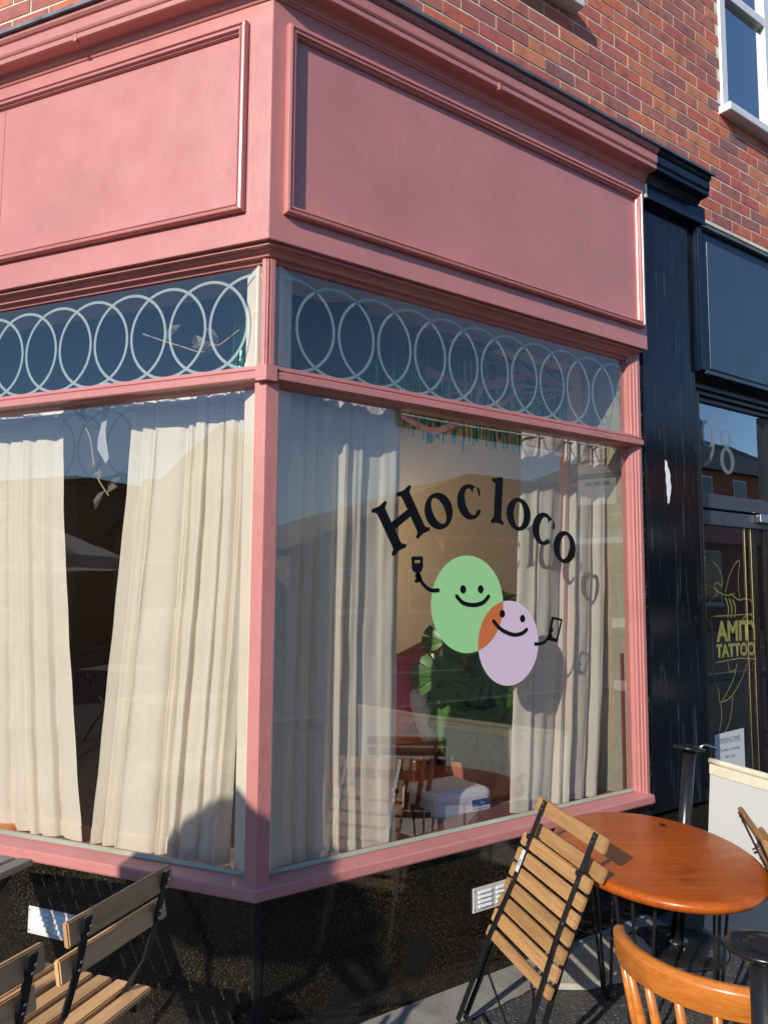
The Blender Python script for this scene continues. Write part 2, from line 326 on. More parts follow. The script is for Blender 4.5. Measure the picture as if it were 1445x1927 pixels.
K['tinsel'] = plain('green_tinsel', (.08,.34,.17), .3, .35, .6, 30); K['leaf'] = leafmat('monstera_leaf', (.025,.085,.018), (.085,.23,.035)); K['stem'] = plain('green_stem', (.06,.13,.03), .5)
K['knit'] = plain('pink_knit', (.80,.13,.22), .95, 0, .3, 40, .5); K['fur'] = plain('white_boucle', (.88,.85,.78), .95, 0, .06, 60, .6); K['knitgreen'] = plain('pale_green_knit', (.55,.55,.28), .95, 0, .3, 40, .5)
K['appliance'] = plain('white_plastic', (.68,.69,.70), .35, 0, .03); K['blue'] = plain('blue_label', (.02,.09,.30), .5)
K['ribbon'] = sheet('pink_ribbon', (.55,.26,.25), .3); K['paperleaf'] = sheet('paper_leaf', (.24,.19,.16), .3); K['twig'] = plain('twig', (.46,.33,.22), .8)
K['bulb'] = emit('warm_bulb', (1,.72,.38), 6); K['wire'] = plain('black_wire', (.01,.01,.01), .5); K['olive'] = plain('olive_cushion', (.12,.13,.04), .9, 0, .2)
K['cane'] = plain('cane', (.62,.40,.20), .6); K['burlap'] = plain('burlap', (.34,.27,.19), .95, 0, .3, 90, .6)
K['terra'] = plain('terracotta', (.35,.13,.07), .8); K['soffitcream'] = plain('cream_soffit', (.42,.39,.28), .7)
K['buff'] = concrete('buff_render', (.20,.155,.10), (.27,.21,.145)); K['redwall'] = plain('red_brick_far', (.36,.10,.05), .85, 0, .2, 6, .3); K['slate'] = plain('slate_roof', (.09,.085,.08), .7, 0, .3, 3, .3)
K['tileroof'] = plain('clay_tile_roof', (.30,.125,.06), .8, 0, .3, 3, .3); K['whitepaint'] = plain('white_paint', (.72,.71,.68), .6); K['darkpane'] = plain('dark_pane', (.01,.012,.016), .06, 0, .1, 5, 0)
K['busred'] = plain('red_enamel', (.36,.02,.03), .35); K['teal'] = plain('teal_panel', (.03,.20,.19), .5); K['charcoal'] = plain('charcoal_panel', (.05,.055,.06), .5); K['parasol'] = sheet('parasol_canvas', (.72,.70,.66), .35)
K['hedge'] = leafmat('bay_leaf', (.02,.06,.015), (.06,.13,.03)); K['roadline'] = plain('road_paint', (.65,.64,.6), .8); K['kerb'] = concrete('kerb_stone', (.22,.21,.2), (.34,.33,.31))
K['rope'] = plain('white_cord', (.7,.68,.64), .8)
# ================================================================== SETTING
struct(MB().box((-160,-160,-.05),(160,160,0)).build('pavement', K['tarmac']))
m = MB(); m.add([(-120,-13,.004),(120,-13,.004),(120,-5.2,.004),(-120,-5.2,.004)], [(0,1,2,3)]); struct(m.build('road', plain('road_asphalt', (.055,.055,.058), .85, 0, .2, 30, .3)))
for y in (-5.2, -13):
    struct(MB().box((-120,y-.07,.0),(120,y+.07,.11)).build('kerb', K['kerb'], bevel=.012))
ln = MB()
for i in range(-20, 21): ln.box((i*4-1,-9.15,.005),(i*4+1,-9.05,.008))
struct(ln.build('road_marking', K['roadline']))
# concrete strip laid along the foot of both walls, with a broken edge
cs = MB()
n = 60
for i in range(n):
    x0, x1 = 2.0*i/n, 2.0*(i+1)/n
    e0 = .165+.004*math.sin(i*1.7)+.010*math.sin(i*.33); e1 = .165+.004*math.sin((i+1)*1.7)+.010*math.sin((i+1)*.33)
    if i == 0: a = fc(e0, .006)
    else: a = fr(x0, e0, .006)
    cs.add([fr(x0, 0, .022) if i else fc(0, .022), a, fr(x1, e1, .006), fr(x1, 0, .022)], [(0,1,2,3)])
    if i < n: 
        s0, s1 = 2.4*i/n, 2.4*(i+1)/n
        cs.add([fl(s0,0,.022), fl(s0,e0,.006) if i else fc(e0,.006), fl(s1,e1,.006), fl(s1,0,.022)], [(0,1,2,3)])
struct(cs.build('concrete_strip', K['concrete']))
cb_ = MB(); rb = random.Random(3)
ring_ = [(1.50+.30*math.cos(a)*(1+.25*rb.uniform(-1,1)), -.16+.13*math.sin(a)*(1+.3*rb.uniform(-1,1))) for a in [i*.2618 for i in range(24)]]
cb_.add([(x,min(y,-.005),.024) for x, y in ring_]+[(x,min(y-.004,-.005),.003) for x, y in ring_], [tuple(range(24))]+[(i,(i+1) % 24,24+(i+1) % 24,24+i) for i in range(24)])
struct(cb_.build('concrete_patch', concrete('pale_concrete', (.34,.31,.26), (.50,.46,.38))))

# ================================================================== CORNER SHOPFRONT
XE, SE = 2.045, 2.40
shop = tag(empty('corner_shopfront'), 'salmon pink corner shopfront with two big windows and black stone plinth', 'shopfront')
def both(prof, name, mat, xe=XE, se=SE, parent=shop, **k):
    a = MB().sweep(prof, [lambda o, z: fc(o, z), lambda o, z: fr(xe, o, z)]).build(name, mat, parent, **k)
    b = MB().sweep(prof, [lambda o, z: fc(o, z), lambda o, z: fl(se, o, z)]).build(name, mat, parent, **k)
    return a, b
both([(-.1,-.02),(0,-.02),(0,.514),(-.1,.514)], 'plinth_panel', K['granite'])
sm = MB(); sm.sweep([(-.01,-.01),(.004,-.01),(.004,.508),(-.01,.508)], [lambda o, z: fr(.022,o,z), lambda o, z: fc(o,z), lambda o, z: fl(.006,o,z)]); sm.build('corner_bead', K['blackmetal'], shop)
both([(-.075,.516),(.030,.516),(.033,.522),(.031,.548),(.026,.554),(-.030,.566),(-.041,.572),(-.075,.572)], 'window_sill', K['pinkrough'])
both([(-.0425,.5705),(-.030,.5700),(-.036,.576),(-.0425,.581)], 'putty_bead', K['putty'], 2.008, SE)
# corner mullions
def column(pr, pl, z0, z1, name, mat, **k):                       # pr / pl: (along, o) on the right and left walls
    pts = [fc(pr[0][1],0)]+[fr(a,o,0) for a, o in pr[1:]]+[fl(a,o,0) for a, o in pl[::-1]]
    vs = [p+Vector((0,0,z)) for z in (z0, z1) for p in pts]; n = len(pts)
    return obj(name, vs, [tuple(range(n)), tuple(range(n,2*n))]+[(i,(i+1) % n,n+(i+1) % n,n+i) for i in range(n)], mat, shop, **k)
column([(0,0),(.047,0),(.05,-.012),(.05,-.07)], [(.045,0),(.048,-.012),(.048,-.07)], .556, 2.203, 'corner_post', K['pinkrough'])
column([(0,-.014),(.008,-.014),(.010,-.019),(.016,-.019),(.018,-.014),(.034,-.014),(.034,-.07)], [(.008,-.014),(.010,-.019),(.016,-.019),(.018,-.014),(.034,-.014),(.034,-.07)], 2.262, 2.64, 'upper_corner_post', K['pinkrough'])
both([(-.07,2.196),(-.022,2.196),(-.006,2.204),(.016,2.206),(.020,2.210),(.020,2.232),(.016,2.236),(.006,2.236),(.006,2.240),(.010,2.243),(.010,2.251),(-.012,2.258),(-.012,2.262),(-.03,2.268),(-.07,2.268)], 'transom_rail', K['pink'])
column([(0,.024),(.028,.024),(.03,-.02)], [(.028,.024),(.03,-.02)], 2.200, 2.254, 'transom_corner_block', K['pinkrough'])
both([(-.07,2.634),(-.036,2.634),(-.030,2.646),(-.012,2.648),(-.010,2.654),(-.004,2.660),(.006,2.664),(.008,2.668),(.026,2.670),(.026,2.679),(-.07,2.679)], 'window_head', K['pink'])
# right-hand jamb and left-hand end jamb
def jamb(T, e, name):
    prof = [(e-.036,-.07),(e-.036,-.024),(e-.026,-.020),(e-.024,-.012),(e-.010,-.010),(e-.008,-.004),(e+.004,-.002),(e+.006,.004),(e+.026,.004),(e+.026,-.07)]
    vs = [T(a,o,z) for z in (.553, 2.68) for a, o in prof]; n = len(prof)
    return obj(name, vs, [tuple(range(n)), tuple(range(n,2*n))]+[(i,(i+1) % n,n+(i+1) % n,n+i) for i in range(n)], K['pink'], shop)
jamb(fr, 2.022, 'side_jamb'); jamb(fl, SE-.03, 'side_jamb')
# fascia
both([(-.07,2.681),(.045,2.681),(.045,3.562),(-.07,3.562)], 'fascia_board', K['pink'], 2.061, SE+.02, bevel=.0025)
both([(.0452,3.548),(.050,3.548),(.053,3.553),(.053,3.558),(.058,3.560),(.060,3.566),(.064,3.568),(.068,3.576),(.074,3.580),(.112,3.582),(.118,3.586),(.118,3.604),(.114,3.607),(.120,3.611),(.124,3.618),(.124,3.655),(.120,3.659),(.128,3.663),(.136,3.672),(.138,3.700),(.045,3.702)], 'cornice', K['pink'], 2.07, SE+.05)
both([(-.088,3.720),(.020,3.712),(.147,3.704),(.152,3.700),(.152,3.686),(.1395,3.686),(.1395,3.699),(-.088,3.707)], 'lead_flashing', K['lead'], 2.545, SE+.06)
def pmould(T, a0, a1, z0, z1, n=4):                                # four mitred bars of a raised panel frame
    prof = [(0,.0455),(0,.062),(.004,.072),(.012,.074),(.015,.068),(.019,.066),(.021,.071),(.027,.070),(.029,.060),(.034,.058),(.037,.052),(.037,.0455)]
    C = [(a0,z0,1,1),(a1,z0,-1,1),(a1,z1,-1,-1),(a0,z1,1,-1)]
    for i in range(4):
        p, q = C[i], C[(i+1) % 4]
        vs = [T(c[0]+d*c[2], o, c[1]+d*c[3]) for c in (p, q) for d, o in prof]; k = len(prof)
        obj('panel_moulding', vs, [(j,(j+1) % k,k+(j+1) % k,k+j) for j in range(k)], K['pink'], shop)
pmould(fr, .027, 2.018, 2.779, 3.471); pmould(fl, .070, 2.30, 2.790, 3.484)
MB().box((1.239,.044,2.83),(1.2415,.0468,3.44), fl).build('board_joint', K['pinkrough'], shop)
for T, a in ((fl,.80), (fr,.985)):
    MB().box((a,.100,3.575),(a+.016,.121,3.606), T).build('cornice_bracket', K['pinkrough'], shop, bevel=.002)
# glazing
def pane(T, a0, a1, z0, z1, name='window_pane', mat=None, parent=shop, o=-.045, nx=1):
    return MB().add([T(a0,o,z0),T(a1,o,z0),T(a1,o,z1),T(a0,o,z1)], [(0,1,2,3)]).build(name, mat or K['glass'], parent)
pR = pane(fr, .034, 2.010, .560, 2.21); pL = pane(fl, .034, SE-.04, .560, 2.21)
pRu = pane(fr, .028, 2.010, 2.255, 2.645, 'transom_pane'); pLu = pane(fl, .028, SE-.04, 2.255, 2.645, 'transom_pane')
pR['label'] = 'big right window pane with black arched lettering and smiling egg faces'; pRu['label'] = 'transom pane over the right window with overlapping rings'
def ring(T, c, z, r, wd, par, lo, hi):
    segs = 72; vs = []; fs = []
    for k in range(segs+1):
        a = 6.28319*k/segs
        for rr in (r-wd/2, r+wd/2): vs.append((c+rr*math.cos(a), z+rr*math.sin(a)))
    for k in range(segs):
        q = [2*k,2*k+1,2*k+3,2*k+2]
        if all(lo < vs[i][0] < hi for i in q): fs.append(q)
    obj('ring_decal', [T(a,-.0465,b) for a, b in vs], fs, K['ring'], par)
for k in range(-1, 11): ring(fr, .308+.179*k, 2.436, .1675, .0108, pRu, .034, 2.006)
for k in range(-1, 12): ring(fl, .280+.178*k, 2.436, .1675, .0108, pLu, .034, SE-.05)
# lettering and emblem on the right-hand pane (outer side of the glass)
ZO = -.0433
def P2(a, b): return fr(a, ZO, b)
def place(loops, cx, cz, rot, name='letter'):
    c, s = math.cos(rot), math.sin(rot)
    return flat_mesh([[(cx+x*c-y*s, cz+x*s+y*c) for x, y in lp] for lp in loops], P2, name, K['black'], pR)
def L_o(h, w_): h *= 1.05; w_ *= 1.05; return [ell(0,0,w_/2,h/2), ell(0,0,w_/2*.42,h/2*.76,R(14))]
def L_c(h, w_):
    h *= 1.05; w_ *= 1.05; a = ell(0,0,w_/2,h/2,0,44,R(48),R(322)); b = ell(.006,0,w_/2*.44,h/2*.76,R(10),40,R(312),R(62))
    return [a[:1]+a+[(w_*.40,-h*.25)]+b+ell(w_*.31,h*.245,w_*.155,h*.155,0,14,R(190),R(-60))]
def serif_stem(cx, h, w_, sw):                                      # stem with flared feet
    q = [(-w_/2,0),(-w_/2+.008,.55),(-.5*0-sw,.0)]
    hh = h/2; a = w_/2; s = sw/2; e = .020
    return [(cx-s,-hh+e*1.6),(cx-s*1.05,-hh+e*1.1),(cx-s-.006,-hh+e*.8),(cx-a,-hh+e*.55),(cx-a-.003,-hh+.004),(cx-a+.004,-hh-.003),(cx,-hh+.003),(cx+a-.004,-hh-.003),(cx+a+.003,-hh+.004),(cx+a,-hh+e*.55),(cx+s+.006,-hh+e*.8),(cx+s*1.05,-hh+e*1.1),(cx+s,-hh+e*1.6)]
def L_H():
    h = .195; sw = .044; L = serif_stem(-.068,h,.076,sw); Rr = serif_stem(.068,h,.076,sw)
    up = lambda P, c: [(2*c-x,-y) for x, y in P]
    s = sw/2
    return [L[-1:]+[(-.068+s,-.016),(.068-s,-.008)]+Rr+[(.068+s,.0)]+up(Rr,.068)+[(.068-s,.022),(-.068+s,.016)]+up(L,-.068)+[(-.068-s,0)]+L[:-1]]
def L_l():
    h = .195; a = serif_stem(0,h,.072,.044); s = .022
    return [a+[(s,.0),(.022,h/2+.004),(.012,h/2+.006),(-.042,h/2-.010),(-.044,h/2-.018),(-.022,h/2-.028),(-s,0)]]
place(L_H(), .611, 1.765, R(31)); place(L_o(.140,.140), .797, 1.812, R(18)); place(L_c(.140,.132), .963, 1.860, R(9)); place(L_l(), 1.124, 1.877, R(-4))
place(L_o(.136,.140), 1.245, 1.826, R(-14)); place(L_c(.138,.134), 1.398, 1.771, R(-20)); place(L_o(.138,.142), 1.535, 1.695, R(-27))
g0 = ell(.952,1.444,.195,.196,0,72); g0 = [(x, 1.444+(z-1.444)*1.0) for x, z in g0]
flat_mesh([g0], lambda a, b: fr(a,-.0434,b), 'green_oval', K['green'], pR)
l0 = ell(1.180,1.281,.176,.176,0,72)
flat_mesh([l0], lambda a, b: fr(a,-.0430,b), 'lilac_oval', K['lilac'], pR)
# overlap of the two ovals
def inside(p, c, r): return (p[0]-c[0])**2+(p[1]-c[1])**2 < r*r
ga = [p for p in ell(.952,1.444,.1955,.1955,0,360) if inside(p, (1.180,1.281), .1762)]
la = [p for p in ell(1.180,1.281,.1762,.1762,0,360) if inside(p, (.952,1.444), .1955)]
ga.sort(key=lambda p: (math.atan2(p[1]-1.444, p[0]-.952))); la.sort(key=lambda p: (math.atan2(p[1]-1.281, p[0]-1.180) % 6.28319))
flat_mesh([ga+la], lambda a, b: fr(a,-.0426,b), 'orange_overlap', K['rust'], pR)
ZO = -.0420
def blk(loops, name): return flat_mesh(loops, lambda a, b: fr(a,-.0420,b), name, K['black'], pR)
for x, z in ((.923,1.503),(1.019,1.504)): blk([ell(x,z,.0155,.0165)], 'eye')
for x, z in ((1.141,1.403),(1.260,1.381)): blk([ell(x,z,.0155,.016,R(-8))], 'eye')
blk([stroke(smooth_pts([(.889,1.475),(.923,1.449),(.976,1.440),(1.029,1.449),(1.063,1.475)]), .017)], 'smile')
blk([stroke(smooth_pts([(1.091,1.373),(1.134,1.338),(1.200,1.315),(1.253,1.318),(1.284,1.334)]), .017)], 'smile')
blk([stroke(smooth_pts([(.792,1.499),(.751,1.500),(.714,1.525),(.695,1.556)]), .016)], 'arm')
blk([[(.658,1.624),(.662,1.627),(.711,1.630),(.716,1.626),(.716,1.585),(.708,1.570),(.690,1.562),(.668,1.570),(.661,1.580)], [(.674,1.613),(.702,1.615),(.701,1.604),(.676,1.602)]], 'cup')
blk([[(.680,1.565),(.676,1.552),(.682,1.543),(.674,1.536),(.676,1.528),(.690,1.527),(.704,1.531),(.710,1.541),(.704,1.560),(.697,1.567)]], 'hand')
blk([stroke(smooth_pts([(1.336,1.271),(1.381,1.273),(1.412,1.290),(1.424,1.306)]), .015)], 'arm')
blk([[(1.440,1.384),(1.447,1.387),(1.506,1.376),(1.512,1.371),(1.478,1.277),(1.470,1.273),(1.418,1.285),(1.414,1.292),(1.424,1.312),(1.420,1.322)], [(1.455,1.375),(1.499,1.367),(1.470,1.290),(1.446,1.297),(1.440,1.315),(1.452,1.325),(1.444,1.345)]], 'cup')
# vents in the plinth
def vent(T, a0, a1, z0, z1, lab):
    v = MB().box((a0,.001,z0),(a1,.006,z1), T).build('vent_grille', K['ventgrey'], shop, bevel=.0015); v['label'] = lab
    w_ = (a1-a0); h = (z1-z0)
    for c in (0,1):
        for r in range(4):
            x0 = a0+w_*(.12+.45*c); x1 = x0+w_*.34; z = z0+h*(.17+.19*r)
            vs = [T(x0,.0062,z),T(x1,.0062,z),T(x1,.0062,z+h*.12),T(x0,.0062,z+h*.12),T(x0+.003,.013,z+.002),T(x1-.003,.013,z+.002)]
            obj('louvre', vs, [(0,1,5,4),(4,5,2,3),(0,4,3),(1,2,5),(0,1,2,3)], K['upvc'], v)
    for x in (a0+.008, a1-.008):
        for z in (z0+.012, z1-.012): MB().box((x-.002,.006,z-.002),(x+.002,.0078,z+.002), T).build('screw', K['chrome'], v)
vent(fr, .927, 1.135, .266, .357, 'steel vent half hidden behind the leaning chair'); vent(fl, .722, .952, .258, .352, 'white vent behind the open folding chair')

# ================================================================== BRICK BUILDING ABOVE
bb = tag(empty('brick_building'), 'red brick upper storey above the pink and navy shopfronts', 'building')
OW = -.080
both([(-.35,3.60),(OW-.0028,3.60),(OW-.0028,4.3725),(-.35,4.3725)], 'wall_core', K['mortar'], 7.0, 4.5, bb)
MB().sweep([(-.35,4.3725),(OW-.0028,4.3725),(OW-.0028,6.6),(-.35,6.6)], [lambda o, z: fc(o, z), lambda o, z: fl(4.5, o, z)]).build('wall_core', K['mortar'], bb)
MB().sweep([(-.35,4.3725),(OW-.0028,4.3725),(OW-.0028,6.6),(-.35,6.6)], [lambda o, z: fc(o, z), lambda o, z: fr(.622, o, z)]).build('wall_core', K['mortar'], bb)
for a_, b_, c_, d_ in ((.622,1.670,4.3725,4.407),(.622,1.670,5.595,6.6),(1.670,3.024,4.3725,6.6),(3.024,4.248,5.595,6.6),(4.248,7.0,4.3725,6.6)):
    MB().box((a_,-.35,c_),(b_,OW-.0028,d_), fr).build('wall_core', K['mortar'], bb)
def bmesh_brick(l):
    m_ = MB(); m_.box((0,0,0),(l,.06,.0590)); o = m_.build('brick', K['brick'], bb, bevel=0); me = o.data; bpy.data.objects.remove(o); return me
BM = {}
def brick_me(l):
    k = round(l, 3)
    if k not in BM: BM[k] = bmesh_brick(k)
    return BM[k]
WIN = [(.62,1.672,4.405,5.6),(3.022,4.25,4.372,5.6)]
cand = []
for side in (0, 1):
    lim = 6.9 if side == 0 else 4.4
    r = 0; z = 3.624
    while z < 6.5:
        a = (.0 if r % 2 else -.1068)
        while a < lim:
            a0, a1 = max(a, 0.), a+.2035
            segs = [(a0, a1)]
            if side == 0:
                for (u0,u1,v0,v1) in WIN:
                    if v0-.02 < z+.05 and z < v1:
                        ns = []
                        for (p, q) in segs:
                            if q <= u0-.004 or p >= u1+.004: ns.append((p, q))
                            else:
                                if p < u0-.03: ns.append((p, u0-.008))
                                if q > u1+.03: ns.append((u1+.008, q))
                        segs = ns
            for p, q in segs:
                if q-p > .03: cand.append((side, p, q, z))
            a += .2135
        z += .0706; r += 1
bpy.context.view_layer.update()
vis = []; rest = []
for (side, p, q, z) in cand:
    c = (fr if side == 0 else fl)((p+q)/2, OW, z+.03); v = world_to_camera_view(S, cam, c)
    d = (c-cam.location).length
    # hidden behind the cornice when the line of sight passes under the flashing
    (vis if (-.06 < v.x < 1.06 and v.z > 0 and -.02 < v.y < 1.035 and z > 3.72) else rest).append((d, side, p, q, z))
vis.sort(); rest += vis[300:]; vis = vis[:300]
rz_r = Matrix(((1,0,0),(0,1,0),(0,0,1)))
for d, side, p, q, z in vis:
    o = bpy.data.objects.new('brick', brick_me(q-p)); COL.objects.link(o); o.parent = bb
    j = random.uniform(-.0010, .0010)
    if side == 0: o.location = (p, -OW+j, z+random.uniform(-.0012,.0012))
    else:
        o.location = fl(q, OW-j, z); o.rotation_euler = (0,0,TH+math.pi)
    o.rotation_euler.y += random.uniform(-.003,.003)
rm = MB()
for d, side, p, q, z in rest:
    if side == 0: rm.box((p,OW-.06,z),(q,OW,z+.0590), fr)
    else: rm.box((p,OW-.06,z),(q,OW,z+.0590), fl)
stuff(rm.build('bricks', K['brick'], bb))
# white windows upstairs
def upvc_window(u0, u1, v0, v1, lab, handle):
    f = empty('window'); f.parent = bb; f['label'] = lab
    W = K['upvc']; m_ = MB(); t = .062
    m_.box((u0,OW-.05,v0),(u0+t,OW+.012,v1), fr).box((u1-t,OW-.05,v0),(u1,OW+.012,v1), fr).box((u0+t,OW-.05,v0),(u1-t,OW+.012,v0+t*.8), fr).box((u0+t,OW-.05,v1-t),(u1-t,OW+.012,v1), fr)
    m_.build('frame', W, f, bevel=.004)
    mid = u0+.56; m_ = MB().box((mid-.035,OW-.05,v0+t*.8),(mid+.035,OW+.010,v1-t), fr).box((u0+t,OW-.05,v0+.74),(mid-.035,OW+.011,v0+.80), fr); m_.build('mullion', W, f, bevel=.004)
    MB().box((u0-.03,OW-.05,v0-.055),(u1+.03,OW+.075,v0-.004), fr).build('sill', W, f, bevel=.006)
    for (a, b, c, d) in ((u0+t,mid-.035,v0+t*.8,v0+.74),(u0+t,mid-.035,v0+.80,v1-t),(mid+.035,u1-t,v0+t*.8,v1-t)):
        q = pane(fr, a, b, c, d, 'pane', K['glass3'], f, OW-.02)
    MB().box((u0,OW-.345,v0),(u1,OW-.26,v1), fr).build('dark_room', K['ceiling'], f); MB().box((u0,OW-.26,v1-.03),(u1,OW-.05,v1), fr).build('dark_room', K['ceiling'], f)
    if handle: MB().tube([fr(mid-.05,OW-.03,v0+.26), fr(mid-.09,OW-.035,v0+.22), fr(mid-.085,OW-.035,v0+.12)], .008, 6).build('handle', K['wire'], f)
upvc_window(*WIN[0], 'white framed window at the top edge over the pink cornice', 0); upvc_window(*WIN[1], 'white framed window above the navy shopfront', 1)

# ================================================================== NAVY NEIGHBOUR
nb = tag(empty('tattoo_shopfront', (2.06,0,0)), 'navy blue tattoo shopfront with glossy pilaster and glazed door', 'shopfront')
def nf(x, o, z): return Vector((x-2.06, -o, z))
def nbox(name, a, b, mat, **k): return MB().box(a, b, nf).build(name, mat, k.pop('parent', nb), **k)
nbox('edge_strip', (2.049,-.06,.44),(2.083,-.010,2.70), K['worn'])
nbox('edge_strip', (2.064,-.06,2.70),(2.083,.012,3.47), K['worn'])
nbox('pilaster', (2.083,-.08,.452),(2.535,.0,3.47), K['pilaster'], bevel=.004)['label'] = 'glossy navy pilaster with scrapes and filler marks'
nbox('pilaster_joint', (2.084,-.02,2.516),(2.534,.0012,2.519), K['worn'])
nbox('pilaster_base', (2.055,-.1,-.02),(2.60,.008,.436), K['granite'])
nbox('capital', (2.098,-.08,3.47),(2.60,.048,3.565), K['navy'], bevel=.003)
MB().sweep([(.0492,3.548),(.050,3.548),(.060,3.566),(.074,3.580),(.112,3.582),(.118,3.586),(.118,3.604),(.114,3.607),(.120,3.611),(.124,3.618),(.124,3.655),(.120,3.659),(.128,3.663),(.136,3.672),(.138,3.700),(.045,3.702)], [lambda o, z: nf(2.073,o,z), lambda o, z: nf(2.525,o,z)]).build('cornice_end', K['navy'], nb)
nbox('capital_chip', (2.078,.0,3.475),(2.096,.044,3.56), K['whitepaint'], bevel=.003)
nbox('fascia_board', (2.542,-.07,2.665),(6.5,.020,3.462), K['navy'], bevel=.003)
MB().box((2.545,.0205,2.67),(2.585,.034,3.455), nf).build('fascia_edge', K['navy'], nb, bevel=.002)
nbox('fascia_panel', (2.64,.0205,2.69),(6.4,.026,3.40), K['navypanel'], bevel=.002)
nbox('fascia_lip', (2.585,.0205,2.655),(6.5,.036,2.672), K['navygrey'], bevel=.002)
nbox('lead_flashing', (2.575,-.088,3.462),(6.5,.045,3.482), K['lead'], bevel=.003)
for i in range(4): nbox('soffit_step', (2.565,-.30,2.55+.026*i),(6.5,-.09+.022*i,2.572+.026*i), K['blackmetal'])
rs = random.Random(5)
for x, z in ((2.30,2.93),(2.44,2.91),(2.30,2.84),(2.44,2.80),(2.31,2.75),(2.36,2.79),(2.455,2.775),(2.095,3.35),(2.094,3.20),(2.095,3.05),(2.095,2.93),(2.095,2.80)):
    MB().lathe([(.0075,0),(.0085,.002),(.0055,.005),(.002,.006)], 9, (0,0,0)).build('filler_spot', K['whitepaint'], nb)
    o = nb.children[-1]; o.matrix_local = Matrix.Translation(nf(x,0.0,z)) @ Matrix.Rotation(R(90),4,'X')
# peeled paper strip
tp = MB(); tp.grid(lambda u, v: nf(2.238+(.024 if .18 < v < .80 else .012)*u+.016*v+.003*math.sin(v*23), .0015+.010*u*(.3+.7*math.sin(v*3.1)), 2.155-.215*v+.006*math.sin(u*7)), 3, 14); tp.build('torn_tape', K['paper'], nb, smooth=True)
nbox('jamb', (2.54,-.25,.44),(2.572,-.004,2.56), K['blackgloss'], bevel=.004)
nbox('door_threshold', (2.60,-.3,0),(6.4,-.06,.10), K['concrete'])
# door set back .1 m
dr = empty('glazed_door'); dr.parent = nb
def dbox(name, a, b, mat, **k): return MB().box(a, b, nf).build(name, mat, dr, **k)
dbox('transom_bar', (2.60,-.15,1.955),(3.62,-.075,2.035), K['navygrey'], bevel=.003); dbox('top_rail', (2.60,-.14,1.865),(3.62,-.085,1.945), K['navygrey'], bevel=.003)
dbox('frame_post', (3.40,-.15,2.04),(3.47,-.07,2.55), K['blackgloss'], bevel=.003); dbox('side_post', (2.572,-.15,.1),(2.60,-.09,2.55), K['blackgloss'])
for x in (3.140,3.207): dbox('brass_strip', (x,-.1095,.1),(x+.006,-.1035,1.865), K['brass'], bevel=.002)
dbox('meeting_stile', (3.225,-.15,.1),(3.262,-.10,1.865), K['blackgloss'], bevel=.002); dbox('meeting_stile', (3.35,-.15,.1),(3.39,-.10,1.865), K['blackgloss'], bevel=.002)
dg_ = pane(nf, 2.60, 3.225, .1, 1.865, 'door_pane', K['glass2'], dr, -.11); pane(nf, 3.262, 6.3, .1, 1.865, 'door_pane', K['glass2'], dr, -.112); dg2 = pane(nf, 2.60, 3.40, 2.035, 2.56, 'fanlight_pane', K['glass3'], dr, -.11); pane(nf, 3.47, 6.3, 2.035, 2.55, 'fanlight_pane', K['glass2'], dr, -.11)
dbox('door_closer', (3.23,-.085,1.90),(3.50,-.05,1.95), K['chrome'], bevel=.004)
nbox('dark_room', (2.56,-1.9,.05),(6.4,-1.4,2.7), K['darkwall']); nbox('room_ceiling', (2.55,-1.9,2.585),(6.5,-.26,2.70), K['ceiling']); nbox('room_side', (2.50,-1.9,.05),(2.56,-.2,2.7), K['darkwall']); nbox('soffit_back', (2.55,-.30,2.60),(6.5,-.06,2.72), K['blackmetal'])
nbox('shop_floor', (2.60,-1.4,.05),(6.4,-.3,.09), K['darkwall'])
# number 98 and the lettering on the door
def D2(o): return lambda a, b: nf(a, o, b)
def n98(cx, flip):
    h = .135
    if flip == 9: return [ell(cx,2.380,.078,.078), ell(cx,2.380,.040,.060)], [stroke(smooth_pts([(cx+.052,2.375),(cx+.046,2.30),(cx+.010,2.235),(cx-.045,2.200)]), .026)]
    return [ell(cx,2.372,.060,.052), ell(cx,2.372,.030,.036,R(10))], [ell(cx,2.245,.072,.078), ell(cx,2.245,.036,.058,R(10))]
for c, k in ((2.812,9),(2.998,8)):
    a, b = n98(c, k); flat_mesh(a, D2(-.1085), 'numeral', K['white98'], dr); flat_mesh(b, D2(-.1080), 'numeral', K['white98'], dr)
text_mesh('AMITY', .150, lambda a, b: nf(2.835+a, -.108, 1.232+b), 'lettering', K['gold'], dr, .006, sx=.98)
text_mesh('TATTOO', .096, lambda a, b: nf(2.820+a, -.108, 1.145+b), 'lettering', K['gold'], dr, .004, sx=1.0)
gl_ = lambda pts, wd=.005: flat_mesh([stroke(pts, wd)], D2(-.1078), 'line_art', K['gold'], dr)
gl_([(2.79,1.365),(3.25,1.375),(3.275,1.36),(3.275,1.13),(3.25,1.115),(3.05,1.130),(2.80,1.115),(2.785,1.14),(2.785,1.35),(2.79,1.365)])
